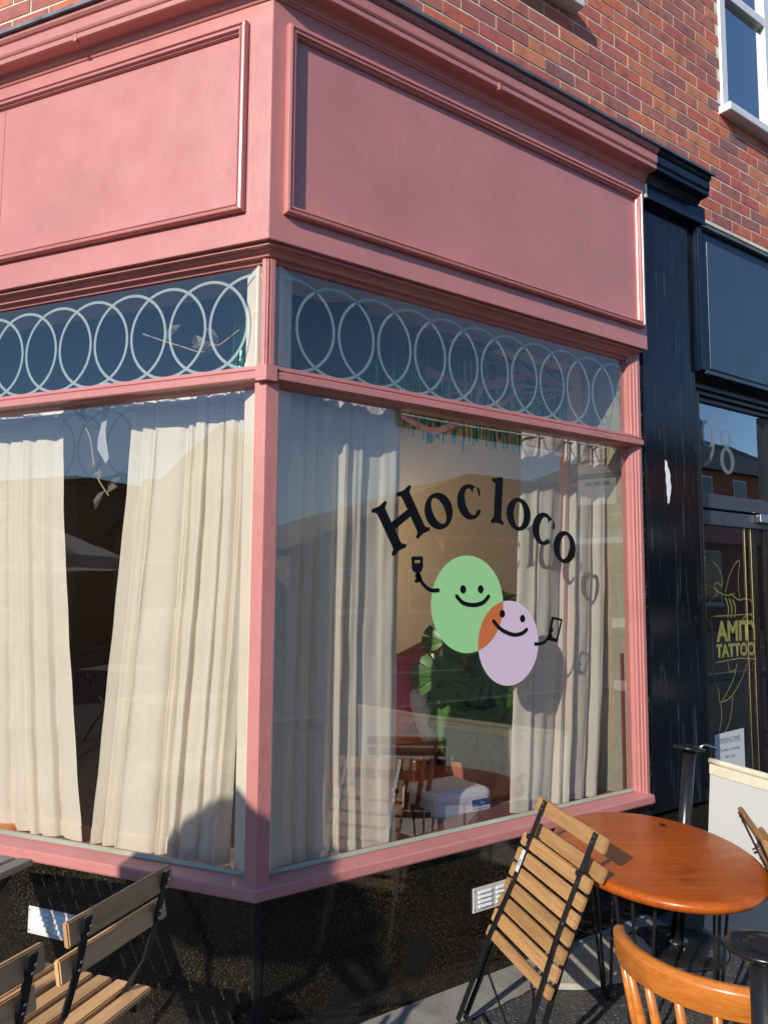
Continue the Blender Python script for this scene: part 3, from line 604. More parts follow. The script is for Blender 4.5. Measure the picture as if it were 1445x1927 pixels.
for pts in ([(2.70,1.62),(2.74,1.69),(2.78,1.70),(2.80,1.67),(2.86,1.64),(2.90,1.58),(2.895,1.53),(2.86,1.55),(2.82,1.54),(2.80,1.55)], [(2.80,1.55),(2.86,1.50),(2.95,1.48),(3.02,1.49)],
            [(2.93,1.50),(2.97,1.58),(3.03,1.65),(3.085,1.675),(3.07,1.60),(3.065,1.52),(3.08,1.45)], [(2.69,1.50),(2.73,1.535),(2.80,1.525),(2.85,1.49),(2.79,1.46),(2.745,1.42),(2.735,1.36)],
            [(2.98,1.49),(3.06,1.455),(3.12,1.46),(3.19,1.45),(3.235,1.40)], [(2.735,1.36),(2.77,1.33),(2.79,1.31)], [(3.00,1.33),(3.06,1.31),(3.10,1.35),(3.16,1.37),(3.21,1.36)],
            [(2.78,1.11),(2.80,1.03),(2.83,.96),(2.84,.90),(2.90,.94),(2.98,1.02),(3.02,1.10)], [(2.84,.90),(2.94,.92),(3.05,1.00),(3.12,1.09)], [(2.845,.90),(2.85,.82),(2.80,.70)], [(2.97,.93),(2.93,.80),(2.84,.70)], [(2.93,1.11),(2.95,1.06),(3.0,1.07)]):
    gl_(smooth_pts(pts))
for k in range(3): gl_(smooth_pts([(2.93+.035*k,1.465-.005*k),(2.955+.035*k,1.41),(2.945+.035*k,1.36)]), .010)
gl_(ell(2.765,1.675,.022,.03,R(-15),24)+[(2.7862,1.669)])
sg = MB().add([nf(2.775,-.107,.50),nf(3.065,-.107,.52),nf(3.065,-.107,.745),nf(2.775,-.107,.735)], [(0,1,2,3)]).build('opening_times_notice', K['paper'], dr)
for t_, s_, z_ in (('OPENING TIMES', .030, .690), ('Tuesday to Saturday', .024, .640), ('10am- 6pm', .024, .602)):
    text_mesh(t_, s_, lambda a, b, z_=z_: nf(2.918+a, -.1062, z_+b), 'notice_text', K['ink'], dr, 0, 'CENTER')
MB().box((2.81,-.1064,.683),(3.03,-.106,.685), nf).build('notice_rule', K['ink'], dr)
# ================================================================== CAFE INTERIOR (setting)
ZF, ZC, XP = .05, 2.98, 2.16
def poly(name, pts, mat): return struct(obj(name, pts, [tuple(range(len(pts)))], mat))
q0 = fc(-.12, 0); qL = fl(2.42, -.12, 0); qF = fl(6.6, -.12, 0)
fp = [(q0.x,q0.y),(XP,.12),(XP,5.6),(-3.2,5.6),(qF.x,qF.y),(qL.x,qL.y)]
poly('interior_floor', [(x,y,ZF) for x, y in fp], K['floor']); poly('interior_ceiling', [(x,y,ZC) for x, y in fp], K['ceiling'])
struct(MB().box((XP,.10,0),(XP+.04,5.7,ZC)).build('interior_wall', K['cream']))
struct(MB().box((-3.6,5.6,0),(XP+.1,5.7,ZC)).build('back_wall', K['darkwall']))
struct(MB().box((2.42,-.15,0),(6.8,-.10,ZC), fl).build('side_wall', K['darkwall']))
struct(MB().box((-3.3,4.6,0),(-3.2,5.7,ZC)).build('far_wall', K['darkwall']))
# low walls, window boards, lintels behind both windows
def both2(prof, name, mat):
    for e, T in ((2.15, fr), (SE+.02, fl)):
        struct(MB().sweep(prof, [lambda o, z: fc(o, z), lambda o, z: T(e, o, z)]).build(name, mat))
both2([(-.20,0),(-.103,0),(-.103,.49),(-.20,.49)], 'dwarf_wall', K['cream'])
both2([(-.36,.492),(-.077,.492),(-.077,.530),(-.36,.530)], 'window_board', K['board'])
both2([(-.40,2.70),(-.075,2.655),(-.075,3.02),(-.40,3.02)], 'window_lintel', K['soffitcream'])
# inside face of the corner post: cream boxing
for T in (fr, fl): struct(MB().box((.0,-.16,.53),(.085,-.075,2.655), T).build('post_boxing', K['cream']))
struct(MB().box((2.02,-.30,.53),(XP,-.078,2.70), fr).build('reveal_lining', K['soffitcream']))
struct(MB().box((XP-.15,-.12,.3),(XP,-.105,1.20), fr).build('dado_return', K['maroon']))
struct(MB().box((-.05,-.70,2.02),(2.42,-.62,ZC), fl).build('added_sun_baffle', K['ceiling']))  # added beam that keeps sun through the left transom off the party wall
# wavy maroon dado painted on the party wall: a thin raised skin
dv = []; nn = 60
for i in range(nn+1):
    y = .12+5.4*i/nn; zt = 1.02+.16*math.sin(y*2.6-2.9)+.05*math.sin(y*5.1+.4)
    dv += [(XP-.004,y,ZF), (XP-.004,y,zt)]
struct(obj('dado_paint', dv, [(2*i,2*i+2,2*i+3,2*i+1) for i in range(nn)], K['maroon']))

# ================================================================== CURTAINS
def curtain(T, top, bot, zt, zb, o0, nf_, seed, lab, amp=.030, sag=0.):
    rn = random.Random(seed); ph = [rn.uniform(0,6.28) for _ in range(6)]; (a0,a1),(b0,b1) = top, bot
    def fold(u, v):
        g = u+.05*math.sin(2*math.pi*1.3*u+ph[0])+.035*math.sin(2*math.pi*2.7*u+ph[1])+v*.03*math.sin(5*u+ph[5])
        f = 2*abs(math.sin(math.pi*nf_*g+ph[2]))**(.62+.25*math.sin(3*u+ph[4]))-1.1
        k = .45*math.sin(2*math.pi*nf_*.43*g+ph[3]+v*1.2)+.25*math.sin(2*math.pi*nf_*2.1*g+ph[4])*(1-.6*v)
        return f+k
    def pt(u, v):
        e = v**1.6; a = (a0+(a1-a0)*u)*(1-e)+(b0+(b1-b0)*u)*e
        A = amp*(.55+.6*v); tz = zt-sag*math.sin(math.pi*u)+.006*math.sin(40*u+ph[0])
        sway = .018*math.sin(3.4*v+ph[1]+u*2)*v
        cr_ = .0022*math.sin(31*v+17*u+ph[3])*math.sin(9*v-23*u+ph[0])
        return a+.008*math.cos(2*math.pi*nf_*u+ph[2])+sway, o0+A*fold(u, v)+cr_, tz+(zb-tz)*v
    c = MB().grid(lambda u, v: T(*pt(u, v)), 190, 60).build('curtain', K['curtain'], None, smooth=True)
    tag(c, lab, 'curtain', 'cream linen curtains in the windows')
    MB().grid(lambda u, v: T(*(lambda p: (p[0], p[1]+.003, p[2]))(pt(u, .965+v*.035))), 150, 3).build('hem', K['curtain'], c, smooth=True)
    h = MB().grid(lambda u, v: T(*(lambda p: (p[0], p[1]+.0035, p[2]))(pt(u, v*.052))), 150, 6).build('heading_band', K['curtainhead'], c, smooth=True)
    for q in (.018, .033, .045): MB().grid(lambda u, v: T(*(lambda p: (p[0], p[1]+.0055, p[2]))(pt(u, q+v*.0016))), 150, 1).build('stitch_line', K['cream'], c)
    MB().grid(lambda u, v: T(*(lambda p: (p[0], p[1]+.003*math.sin(u*230), p[2]+.009*(1-v)))(pt(u, 0))), 150, 2).build('frill', K['curtainhead'], c, smooth=True)
    return c
curtain(fl, (1.078,2.30), (.865,2.20), 2.235, .535, -.185, 13, 11, 'cream curtain at the left edge of the left window', .016, .03)
curtain(fl, (.175,.712), (.215,.845), 2.225, .535, -.180, 7, 5, 'cream curtain in the left window beside the corner post', .019, .005)
curtain(fr, (.125,.662), (.100,.622), 2.215, .535, -.128, 6, 9, 'cream curtain in the right window beside the corner post', .020, .008)
curtain(fr, (1.435,2.01), (1.325,1.86), 2.235, .535, -.190, 6, 3, 'cream curtain at the far end of the right window', .022, .010)
for T, e, lb in ((fl, 2.34, 'thin curtain wire across the left window'), (fr, 2.14, 'thin curtain wire across the right window')):
    tag(MB().tube([T(.10,-.18,2.222), T(e*.5,-.18,2.212), T(e,-.18,2.222)], .004, 6).build('curtain_wire', K['rope']), lb, 'curtain wire')

# ================================================================== THINGS INSIDE
def windsor(name, loc, rz, mat, lab, cat='chair'):
    t = tag(empty(name, loc, rz), lab, cat)                        # faces +x, crest rail bows to -x
    cx, r = .05, .235
    def arc(a, rr=r): return (cx-rr*math.cos(a)-.02, rr*math.sin(a))
    n = 22; v = []; f = []
    for i in range(n+1):
        a = R(-62)+R(124)*i/n; k = 1-abs(2*i/n-1)**6*.45
        for (dr, dz) in ((-.013,-.028*k),(.011,-.030*k),(.014,.020*k),(.004,.031*k),(-.010,.029*k)):
            x, y = arc(a, r+dr); v.append((x-.05, y, .745+dz))
    for i in range(n): f += [(i*5+k, i*5+(k+1) % 5, i*5+5+(k+1) % 5, i*5+5+k) for k in range(5)]
    f += [tuple(range(5)), tuple(range(n*5, n*5+5))]
    obj('crest_rail', v, f, mat, t, smooth=True, bevel=.003)
    for i in range(7):
        a = R(-54)+R(108)*i/6; x, y = arc(a); x2, y2 = arc(a*.86, r*.86)
        MB().tube([(x2,y2,.44),((x2+x-.05)/2-.004,(y+y2)/2,.58),(x-.05,y,.73)], [.009,.0115,.008], 10).build('spindle', mat, t, smooth=True)
    MB().lathe([(.17,.405),(.20,.410),(.205,.425),(.20,.440),(.17,.445)], 32, (.02,0,0), 1.0, .98).build('seat', mat, t, smooth=True)
    for sx in (-1, 1):
        for sy in (-1, 1):
            MB().tube([(.02+sx*.11,sy*.11,.41),(.02+sx*.155,sy*.15,.22),(.02+sx*.19,sy*.18,0)], [.015,.019,.012], 10).build('leg', mat, t, smooth=True)
    MB().tube([(.02-.15,.145,.24),(.02+.15,.145,.24)], .009, 8).build('stretcher', mat, t); MB().tube([(.02-.15,-.145,.24),(.02+.15,-.145,.24)], .009, 8).build('stretcher', mat, t)
    return t
windsor('spindle_chair', (.98,.62,ZF+.02), R(60), K['darkwood'], 'dark wooden spindle chair inside the right window')
windsor('spindle_chair', (-.52,1.35,ZF+.06), R(250), K['orangewood'], 'reddish wooden chair seen between the curtains of the left window')
# round cafe tables inside
t = tag(empty('cafe_table', (1.18,1.05,ZF)), 'varnished wooden table behind the dark chair in the right window', 'table')
MB().lathe([(.29,.60),(.32,.605),(.325,.618),(.32,.63),(.30,.632)], 40).build('table_top', K['mahog'], t, smooth=True); MB().lathe([(.04,.03),(.03,.1),(.03,.6)], 16).build('pedestal', K['blackmetal'], t); MB().lathe([(.2,0),(.19,.02),(.05,.03)], 24).build('foot', K['blackmetal'], t)
# bench with cushions along the party wall
b = tag(empty('bench', (XP-.03,2.1,ZF)), 'low maroon upholstered bench along the inside wall', 'bench')
MB().box((-.50,-1.0,0),(0,1.0,.36)).build('seat_base', K['darkwood'], b, bevel=.01); MB().box((-.49,-.99,.362),(-.08,.99,.46)).build('seat_pad', K['maroon'], b, bevel=.03); MB().box((-.075,-.99,.362),(-.002,.99,.80)).build('back_pad', K['maroon'], b, bevel=.02)
def cushion(loc, rot, sx, sz, mat, lab, knit=0, name='cushion'):
    def pt(u, v, s):
        a, c = 2*u-1, 2*v-1; e = max(0, (1-a**4)*(1-c**4)); th = .075*e**.6
        kb = knit*(.5+.5*math.sin(u*math.pi*22)*math.sin(v*math.pi*22))*e
        return (sx/2*a*(1-.06*c*c), s*(th+kb*.022), sz/2*c*(1-.06*a*a))
    m_ = MB(); n = 44 if knit else 18
    m_.grid(lambda u, v: pt(u, v, 1), n, n); m_.grid(lambda u, v: pt(u, v, -1), n, n)
    o = m_.build(name, mat, None, smooth=True); o.location = loc; o.rotation_euler = rot; tag(o, lab, 'cushion'); return o
cushion((1.475,1.12,.930), (R(-14),R(8),R(36)), .42, .42, K['knit'], 'pink chunky knit cushion inside the right window', .9)
cushion((1.555,.985,.855), (R(-16),R(-10),R(30)), .38, .36, K['fur'], 'white fluffy cushion beside the pink knit cushion')
cushion((1.86,1.18,.60), (R(-24),R(4),R(50)), .44, .40, K['knitgreen'], 'pale green knitted cushion under the monstera leaves', .9)
cushion((-.42,1.62,.42), (R(-20),0,R(70)), .42, .40, K['olive'], 'olive green cushion on the chair in the left window')
# stand under the cushions so that they rest on something
d = tag(empty('side_bench', (1.52,1.14,ZF), R(36)), 'small dark bench holding the cushions in the right window', 'bench')
MB().box((-.5,-.17,.58),(.55,.17,.63)).build('seat', K['darkwood'], d, bevel=.006)
for x in (-.44,.48):
    for y in (-.13,.13): MB().box((x-.02,y-.02,0),(x+.02,y+.02,.58)).build('leg', K['darkwood'], d)
# white appliance
ap = tag(empty('white_appliance', (1.185,.425,ZF), R(-2)), 'white plastic appliance with blue label behind the right window sill', 'appliance')
MB().box((-.155,-.11,0),(.155,.17,.575)).build('body', K['appliance'], ap, bevel=.03)
MB().box((.03,-.1125,.44),(.135,-.1105,.53)).build('label_sticker', K['paper'], ap); MB().box((.03,-.1132,.50),(.135,-.1128,.53)).build('label_header', K['blue'], ap)
text_mesh('Tips', .018, lambda a, b: Vector((.075+a,-.1136,.508+b)), 'label_text', K['paper'], ap)
for k in range(4): MB().box((.04,-.1132,.488-.011*k),(.125,-.1128,.490-.011*k)).build('label_text', K['ink'], ap)
for k in range(3): MB().box((-.1575,-.06+.055*k,.38),(-.156,-.02+.055*k,.50)).build('grille_mark', K['charcoal'], ap)
# cane cabinet
cc = tag(empty('cane_cabinet', (1.93,.80,ZF), R(14)), 'low cabinet with woven cane front behind the plant', 'cabinet')
MB().box((-.17,-.18,0),(.20,.35,.40)).build('carcass', K['cane'], cc, bevel=.006)
mm = MB()
for i in range(22): mm.box((-.178,-.17+.023*i,.05),(-.172,-.160+.023*i,.37))
for i in range(14): mm.box((-.183,-.17,.055+.023*i),(-.178,.34,.065+.023*i))
stuff(mm.build('cane_weave', K['cane'], cc))
bk = tag(MB().lathe([(.10,0),(.13,.05),(.145,.25),(.15,.40),(.14,.42),(.13,.40)], 24).build('burlap_sack', K['burlap'], smooth=True), 'beige burlap sack beside the far curtain', 'sack'); bk.location = (1.80,.50,ZF+.35)
sk = tag(MB().box((-.12,-.12,0),(.12,.12,.345)).build('low_stool', K['darkwood'], bevel=.008), 'dark low stool under the burlap sack', 'stool'); sk.location = (1.80,.50,ZF)
# monstera
mo = tag(empty('monstera_plant', (1.72,.86,ZF+.40)), 'monstera plant with large split leaves behind the egg emblem', 'plant')
MB().lathe([(.09,0),(.12,.02),(.15,.22),(.155,.24),(.14,.24),(.13,.22)], 28).build('pot', K['terra'], mo, smooth=True)
def mleaf(s, bend, rn):
    out = []
    for sd_ in (1, -1):
        side = []
        for i in range(13):
            t_ = i/12; a = R(168)-R(168)*t_; rr = (.62+.38*math.sin(math.pi*min(1, t_*1.12)))*(.52 if i == 0 else 1)
            x = rr*math.sin(a)*.50; y = .42-rr*math.cos(a)*.55
            side.append((sd_*x, y))
        side2 = []
        for i, p in enumerate(side):
            side2.append(p)
            if 2 <= i <= 9 and i % 2 == 0:
                q = side[i+1]; mx, my = (p[0]*.55+q[0]*.45), (p[1]*.55+q[1]*.45); k = rn.uniform(.38,.55)
                side2 += [(p[0]*.92+q[0]*.08, p[1]*.92+q[1]*.08), (mx*k, my*k+.35*(1-k)), (mx, my)]
        out.append(side2)
    pts = [(0,.06)]+out[0]+out[1][::-1]
    vs = [Vector((x*s, y*s, s*(-bend*(y-.2)**2*.55-.35*abs(x)**1.5+.03*math.sin(x*14)))) for x, y in pts]
    c = Vector((0,.40*s,.005)); vs.append(c); n = len(pts)
    return vs, [(i,(i+1) % n,n) for i in range(n)]
rm_ = random.Random(21)
LP = [(850,1235,-25,.30),(905,1238,15,.30),(872,1300,-62,.32),(918,1285,-22,.36),(962,1276,22,.32),(905,1330,-12,.38),(948,1328,25,.32),(962,1112,-10,.27),(948,1150,32,.24),(868,1190,-45,.26),(925,1200,12,.28),(885,1345,-38,.32),(935,1250,-5,.30),(975,1180,14,.26)]
for k_, (px_, py_, ang, s) in enumerate(LP):
    vs, fs = mleaf(s, .9, rm_)
    yy = .62+.05*(k_ % 4); p_ = Vector((1.28+(px_-830)*.00345+(yy-.6)*.8, yy, 1.17-(py_-1240)*.0027))-Vector((1.72,.86,ZF+.40))
    Zn = Vector((-.60+rm_.uniform(-.3,.3), -.72+rm_.uniform(-.2,.2), .35+rm_.uniform(-.15,.3))).normalized(); a_ = R(ang)
    dn = Vector((0,0,-1))*math.cos(a_)+Vector((.78,-.62,0))*math.sin(a_); Yt = (dn-Zn*dn.dot(Zn)).normalized(); Xs = Yt.cross(Zn)
    o = obj('leaf', vs, fs, K['leaf'], mo, smooth=True); o.matrix_local = Matrix(((Xs.x,Yt.x,Zn.x,p_.x),(Xs.y,Yt.y,Zn.y,p_.y),(Xs.z,Yt.z,Zn.z,p_.z),(0,0,0,1)))
    MB().tube(smooth_pts([(0,0,.2),(p_.x*.4,p_.y*.4+.06,.2+(p_.z-.1)*.7),(p_.x+.01,p_.y+.03,p_.z)]), .006, 6).build('leaf_stem', K['stem'], mo)
# green tinsel fringe
ft = MB(); rt = random.Random(8)
for i in range(620):
    u = rt.random(); x = .15+1.95*u; y = .55+rt.uniform(-.05,.05); zt = 2.70+rt.uniform(-.02,.02); L = .42+rt.uniform(-.07,.07); wd = .0045; a = rt.uniform(0,3.14)
    dx, dy = wd*math.cos(a), wd*math.sin(a); sw = rt.uniform(-.02,.02)
    ft.add([(x-dx,y-dy,zt),(x+dx,y+dy,zt),(x+dx+sw*.5,y+dy,zt-L*.5),(x-dx+sw*.5,y-dy,zt-L*.5),(x+dy+sw,y+dx,zt-L),(x-dy+sw,y-dx,zt-L)], [(0,1,2,3),(3,2,4,5)])
tf = tag(empty('tinsel_curtain', (0,0,0)), 'green tinsel fringe hanging above the right window curtains', 'tinsel'); stuff(ft.build('tinsel_strands', K['tinsel'], tf)); MB().box((.14,.545,2.695),(2.12,.555,2.715)).build('batten', K['darkwood'], tf)
# dry branches, ribbons, fairy lights
br = tag(empty('dried_branches', (1.98,.36,2.55)), 'dried twig branches hung under the ceiling in the right window', 'branches')
rn = random.Random(4)
for i in range(16):
    L = rn.uniform(.45,1.15); p = Vector((0,0,0)); d_ = Vector((-1, rn.uniform(-.15,.25), rn.uniform(-.35,.22))).normalized(); pts = [tuple(p)]; k = 7
    for j in range(k):
        d_ = (d_+Vector((0,rn.uniform(-.12,.12),rn.uniform(-.16,.12)))).normalized(); p = p+d_*(L/k); pts.append(tuple(p))
        if j > 2 and rn.random() < .75:
            e = (d_+Vector((.1,rn.uniform(-.5,.5),rn.uniform(-.7,.7)))).normalized()*rn.uniform(.06,.16)
            MB().tube([p, p+e*.5+Vector((0,0,.01)), p+e], [.0025,.002,.001], 5).build('twig', K['twig'], br)
    MB().tube(smooth_pts(pts, 3), [.005*(1-.7*q/(3*k)) for q in range(3*k+1)], 6).build('twig', K['twig'], br)
def ribbon(pts, wd, lab, mat=None, tw=2.):
    sp = smooth_pts(pts, 8); vs = []; fs = []
    for i, p in enumerate(sp):
        a = tw*math.sin(i*.22); dx = Vector((.25*math.sin(a), .3*math.sin(a), math.cos(a)*.9)).normalized()*wd/2; vs += [Vector(p)-dx, Vector(p)+dx]
        if i: fs.append((2*i-2,2*i-1,2*i+1,2*i))
    return tag(obj('ribbon', vs, fs, mat or K['ribbon'], None, smooth=True), lab, 'ribbon', 'ribbons hung inside the windows')
ribbon([(.78,.32,2.27),(.98,.30,2.20),(1.22,.32,2.30),(1.42,.33,2.38),(1.60,.34,2.52)], .035, 'pink ribbon swag above the arched lettering', None, 1.)
ribbon([(1.02,.40,2.50),(1.25,.38,2.47),(1.45,.36,2.50),(1.70,.36,2.58),(1.95,.36,2.52)], .05, 'wide pink ribbon woven through the dried branches', None, 1.3)
ribbon([(1.36,.34,2.62),(1.33,.33,2.50),(1.27,.34,2.38)], .05, 'short pink ribbon tail hanging from the dried branches', None, .8)
for s_, z0, lb in ((.80,2.30,'pale ribbon hanging in the gap of the left window'),):
    v = []; f = []
    for i in range(9):
        z = z0-.30*i/8; w_ = .02+.003*math.sin(i); v += [fl(s_-w_,-.11-.01*math.sin(i*.9),z), fl(s_+w_*(1.0 if i < 8 else -.6),-.11+.01*math.cos(i),z-.02*(i == 8))]
        if i: f.append((2*i-2,2*i-1,2*i+1,2*i))
    tag(obj('ribbon', v, f, sheet('grey_ribbon', (.5,.5,.52), .3), None, smooth=True), lb, 'ribbon', 'ribbons hung inside the windows')
def garland(pts, nleaf, seed, lab):
    g = tag(empty('paper_leaf_garland', pts[0]), lab, 'garland'); rg = random.Random(seed); o_ = Vector(pts[0]); sp = [Vector(p)-o_ for p in smooth_pts(pts, 6)]
    MB().tube(sp, .0025, 5).build('string', K['twig'], g)
    for i in range(nleaf):
        p = sp[int(rg.random()*(len(sp)-1))]; L = rg.uniform(.06,.11); w_ = L*.36
        vs = [(0,0,0),(w_*.5,L*.35,.01),(w_*.45,L*.7,.012),(0,L,-.01),(-w_*.45,L*.7,.012),(-w_*.5,L*.35,.01),(0,L*.5,-.006)]
        o = obj('paper_leaf', vs, [(0,1,6),(1,2,6),(2,3,6),(3,4,6),(4,5,6),(5,0,6)], K['paperleaf'], g); o.location = p; o.rotation_euler = (rg.uniform(-1.5,1.5),rg.uniform(-1,1),rg.uniform(0,6.3))
garland([fl(.97,-.13,2.20), fl(.90,-.14,2.10), fl(.86,-.14,1.95), fl(.80,-.15,1.86)], 9, 3, 'paper leaf sprig in the gap of the left window')
garland([fl(.72,-.22,2.52), fl(.56,-.24,2.46), fl(.42,-.24,2.42), fl(.26,-.22,2.48)], 8, 6, 'paper leaf garland behind the left transom rings')
def lights(pts, n, lab, seed):
    g = tag(empty('fairy_lights', pts[0]), lab, 'string lights'); o_ = Vector(pts[0]); sp = [Vector(p)-o_ for p in smooth_pts(pts, 8)]; MB().tube(sp, .0018, 5).build('wire', K['wire'], g); rl = random.Random(seed)
    for i in range(n):
        p = sp[int((i+.5)/n*(len(sp)-1))]+Vector((rl.uniform(-.02,.02),0,rl.uniform(-.04,.0)))
        MB().lathe([(.001,-.006),(.0035,-.002),(.0035,.003),(.001,.006)], 8).build('bulb', K['bulb'], g); g.children[-1].location = p
lights([(.12,.16,2.60),(.45,.24,2.50),(.80,.28,2.55),(1.15,.30,2.48),(1.5,.32,2.52),(1.85,.30,2.40),(1.98,.28,2.30)], 24, 'warm fairy lights strung behind the right transom rings', 2)
lights([fl(.12,-.16,2.58), fl(.40,-.24,2.46), fl(.75,-.26,2.50), fl(1.1,-.28,2.44), fl(1.6,-.28,2.5)], 16, 'warm fairy lights strung behind the left transom rings', 5)
# pendant lamps deep in the cafe; the last is an added, unseen fill light
for (x, y, z, lb, en) in ((-.30,3.3,2.0,'brass pendant lamp glowing deep inside the left window',5), (.30,4.4,2.15,'smaller pendant lamp further back in the dark cafe',4), (1.15,2.75,2.1,'added fill lamp out of view behind the corner post, lighting the party wall',28)):
    p = tag(empty('pendant_lamp', (x,y,z)), lb, 'lamp', 'pendant lamps in the cafe')
    MB().lathe([(.02,.12),(.03,.10),(.16,.02),(.165,0),(.155,.0),(.03,.085)], 28).build('shade', K['brass'], p, smooth=True); MB().tube([(0,0,.12),(0,0,ZC-z)], .004, 6).build('cord', K['wire'], p); MB().lathe([(.005,-.03),(.03,-.01),(.03,.02),(.012,.05)], 14).build('bulb', emit('lamp_bulb', (1,.6,.22), 22), p, smooth=True)
    ld = bpy.data.lights.new('lamp_light', 'POINT'); ld.energy = en; ld.color = (1,.74,.46); ld.shadow_soft_size = .05; lo = bpy.data.objects.new('lamp_light', ld); COL.objects.link(lo); lo.parent = p; lo.location = (0,0,-.06)

# ================================================================== FURNITURE OUTSIDE
def slat(p, w_, d_, h_, T=None):                                    # chamfered slat centred on the origin, length along x
    return MB().box((-w_/2,-d_/2,-h_/2),(w_/2,d_/2,h_/2))
SLAT = {}
def add_slat(parent, w_, d_, h_, mat, loc, rot=(0,0,0), name='slat'):
    k = (w_, d_, h_, mat.name)
    if k not in SLAT:
        o = slat(0, w_, d_, h_).build(name, mat); bm = bmesh.new(); bm.from_mesh(o.data); bmesh.ops.bevel(bm, geom=bm.edges[:], offset=.0035, segments=2, affect='EDGES'); bm.to_mesh(o.data); bm.free(); SLAT[k] = o.data; bpy.data.objects.remove(o)
    o = bpy.data.objects.new(name, SLAT[k]); COL.objects.link(o); o.parent = parent; o.location = loc; o.rotation_euler = rot
    return o
def rivets(parent, pts, axis, r=.004):
    for p in pts:
        o = MB().lathe([(r,0),(r*.8,.0012),(r*.3,.0018)], 8).build('rivet', K['chrome'], parent); o.location = p; o.rotation_euler = axis
def folding_chair(loc, rz, lab, mat):
    t = tag(empty('folding_chair', loc, rz), lab, 'chair', 'slatted folding chairs outside')
    bk = [(-.205,.770),(-.178,.640),(-.150,.545),(-.085,.450),(.055,.240),(.205,.004)]
    for sx in (-1, 1):
        MB().bar([(sx*.152,y,z) for y, z in bk], .024, .007, (1,0,0)).build('back_leg_bar', K['blackmetal'], t, bevel=.0015)
        MB().bar([(sx*.128,.175,.425),(sx*.128,.02,.225),(sx*.128,-.175,.004)], .022, .008, (1,0,0)).build('rear_leg', K['blackmetal'], t, bevel=.0015)
        MB().bar([(sx*.140,-.135,.428),(sx*.140,.215,.440)], .006, .024, (1,0,0)).build('seat_rail', K['blackmetal'], t)
        rivets(t, [(sx*.152,-.212,.748),(sx*.152,-.205,.730),(sx*.152,-.190,.668),(sx*.152,-.186,.650)], (R(98),0,0))
    for z0, y0 in ((.742,-.1845),(.660,-.1665)): add_slat(t, .402, .016, .054, mat, (0,y0,z0), (R(-11),0,0), 'back_slat')
    for i in range(6): add_slat(t, .402, .047, .017, mat, (0,-.115+.062*i,.4445+.0022*i), (R(1.9),0,0), 'seat_slat')
    for (y, z, x) in ((.205,.02,.152),(-.175,.02,.128),(.035,.25,.14)): MB().tube([(-x,y,z),(x,y,z)], .006, 8).build('cross_bar', K['blackmetal'], t)
    return t
folding_chair((-.660,-.226,0), R(35.3), 'open folding chair nearest the corner, back to the camera', K['teakgrey'])
folding_chair((-1.050,-.520,0), R(34), 'open folding chair at the bottom left corner of the photo', K['teakgrey'])
def folded_chair(mw, lab, mat):                                     # flat: x across, y up along the chair, z towards the viewer
    t = tag(empty('folded_chair'), lab, 'chair', 'slatted folding chairs outside'); t.matrix_world = mw @ Matrix.Diagonal((1,.955,1,1))
    for sx in (-1, 1):
        MB().bar([(sx*.172,-.0,.012),(sx*.168,.30,.016),(sx*.154,.47,.016),(sx*.150,.58,.013),(sx*.150,.825,.010)], .021, .007, (1,0,0)).build('back_leg_bar', K['blackmetal'], t, bevel=.0015)
        MB().bar([(sx*.196,.0,-.030),(sx*.176,.40,-.020),(sx*.172,.68,-.016)], .020, .008, (1,0,0)).build('rear_leg', K['blackmetal'], t, bevel=.0015)
        MB().bar([(sx*.128,.30,-.004),(sx*.128,.69,-.004)], .012, .010, (1,0,0)).build('seat_rail', K['blackmetal'], t)
        MB().tube([(sx*.150,.685,-.016),(sx*.150,.685,.026)], .010, 10).build('hinge', K['blackmetal'], t)
        rivets(t, [(sx*.150,.812,.0142),(sx*.150,.792,.0142),(sx*.150,.655,.0172),(sx*.158,.52,.0182)], (0,0,0), .0042)
    add_slat(t, .405, .052, .017, mat, (0,.802,-.0025), (0,0,0), 'back_slat'); add_slat(t, .405, .050, .017, mat, (0,.712,-.034), (0,0,0), 'back_slat')
    for i in range(7): add_slat(t, .405, .0465 if i else .038, .017, mat, (0,.318+.0580*i,.003), (0,0,0), 'seat_slat')
    MB().tube([(-.17,.04,.012),(.17,.04,.012)], .005, 8).build('cross_bar', K['blackmetal'], t); MB().tube([(-.185,.20,-.026),(.185,.05,-.028)], .004, 8).build('cross_bar', K['blackmetal'], t)
    MB().box((-.150-.009,.555,.0185),(-.150+.009,.635,.0195)).build('barcode_sticker', K['paper'], t)
    for k in range(6): MB().box((-.150-.006,.577+.004*k,.0196),(-.150+.004,.579+.004*k,.0199)).build('sticker_print', K['ink'], t)
    return t
def frame(org, wx, up):
    X = Vector(wx).normalized(); Y = Vector(up); Y = (Y-X*Y.dot(X)).normalized(); Z = X.cross(Y)
    return Matrix(((X.x,Y.x,Z.x,org[0]),(X.y,Y.y,Z.y,org[1]),(X.z,Y.z,Z.z,org[2]),(0,0,0,1)))
folded_chair(frame((.632,-.375,.02), (-.272,-.955,-.09), (.355,-.13,.92)), 'folded slatted chair leaning on the left edge of the oval table', K['teak'])
folded_chair(frame((1.575,-1.14,.02), (-.77,-.64,0), (-.27,.32,.90)), 'folded slatted chair cut off by the right edge of the photo', K['teak'])
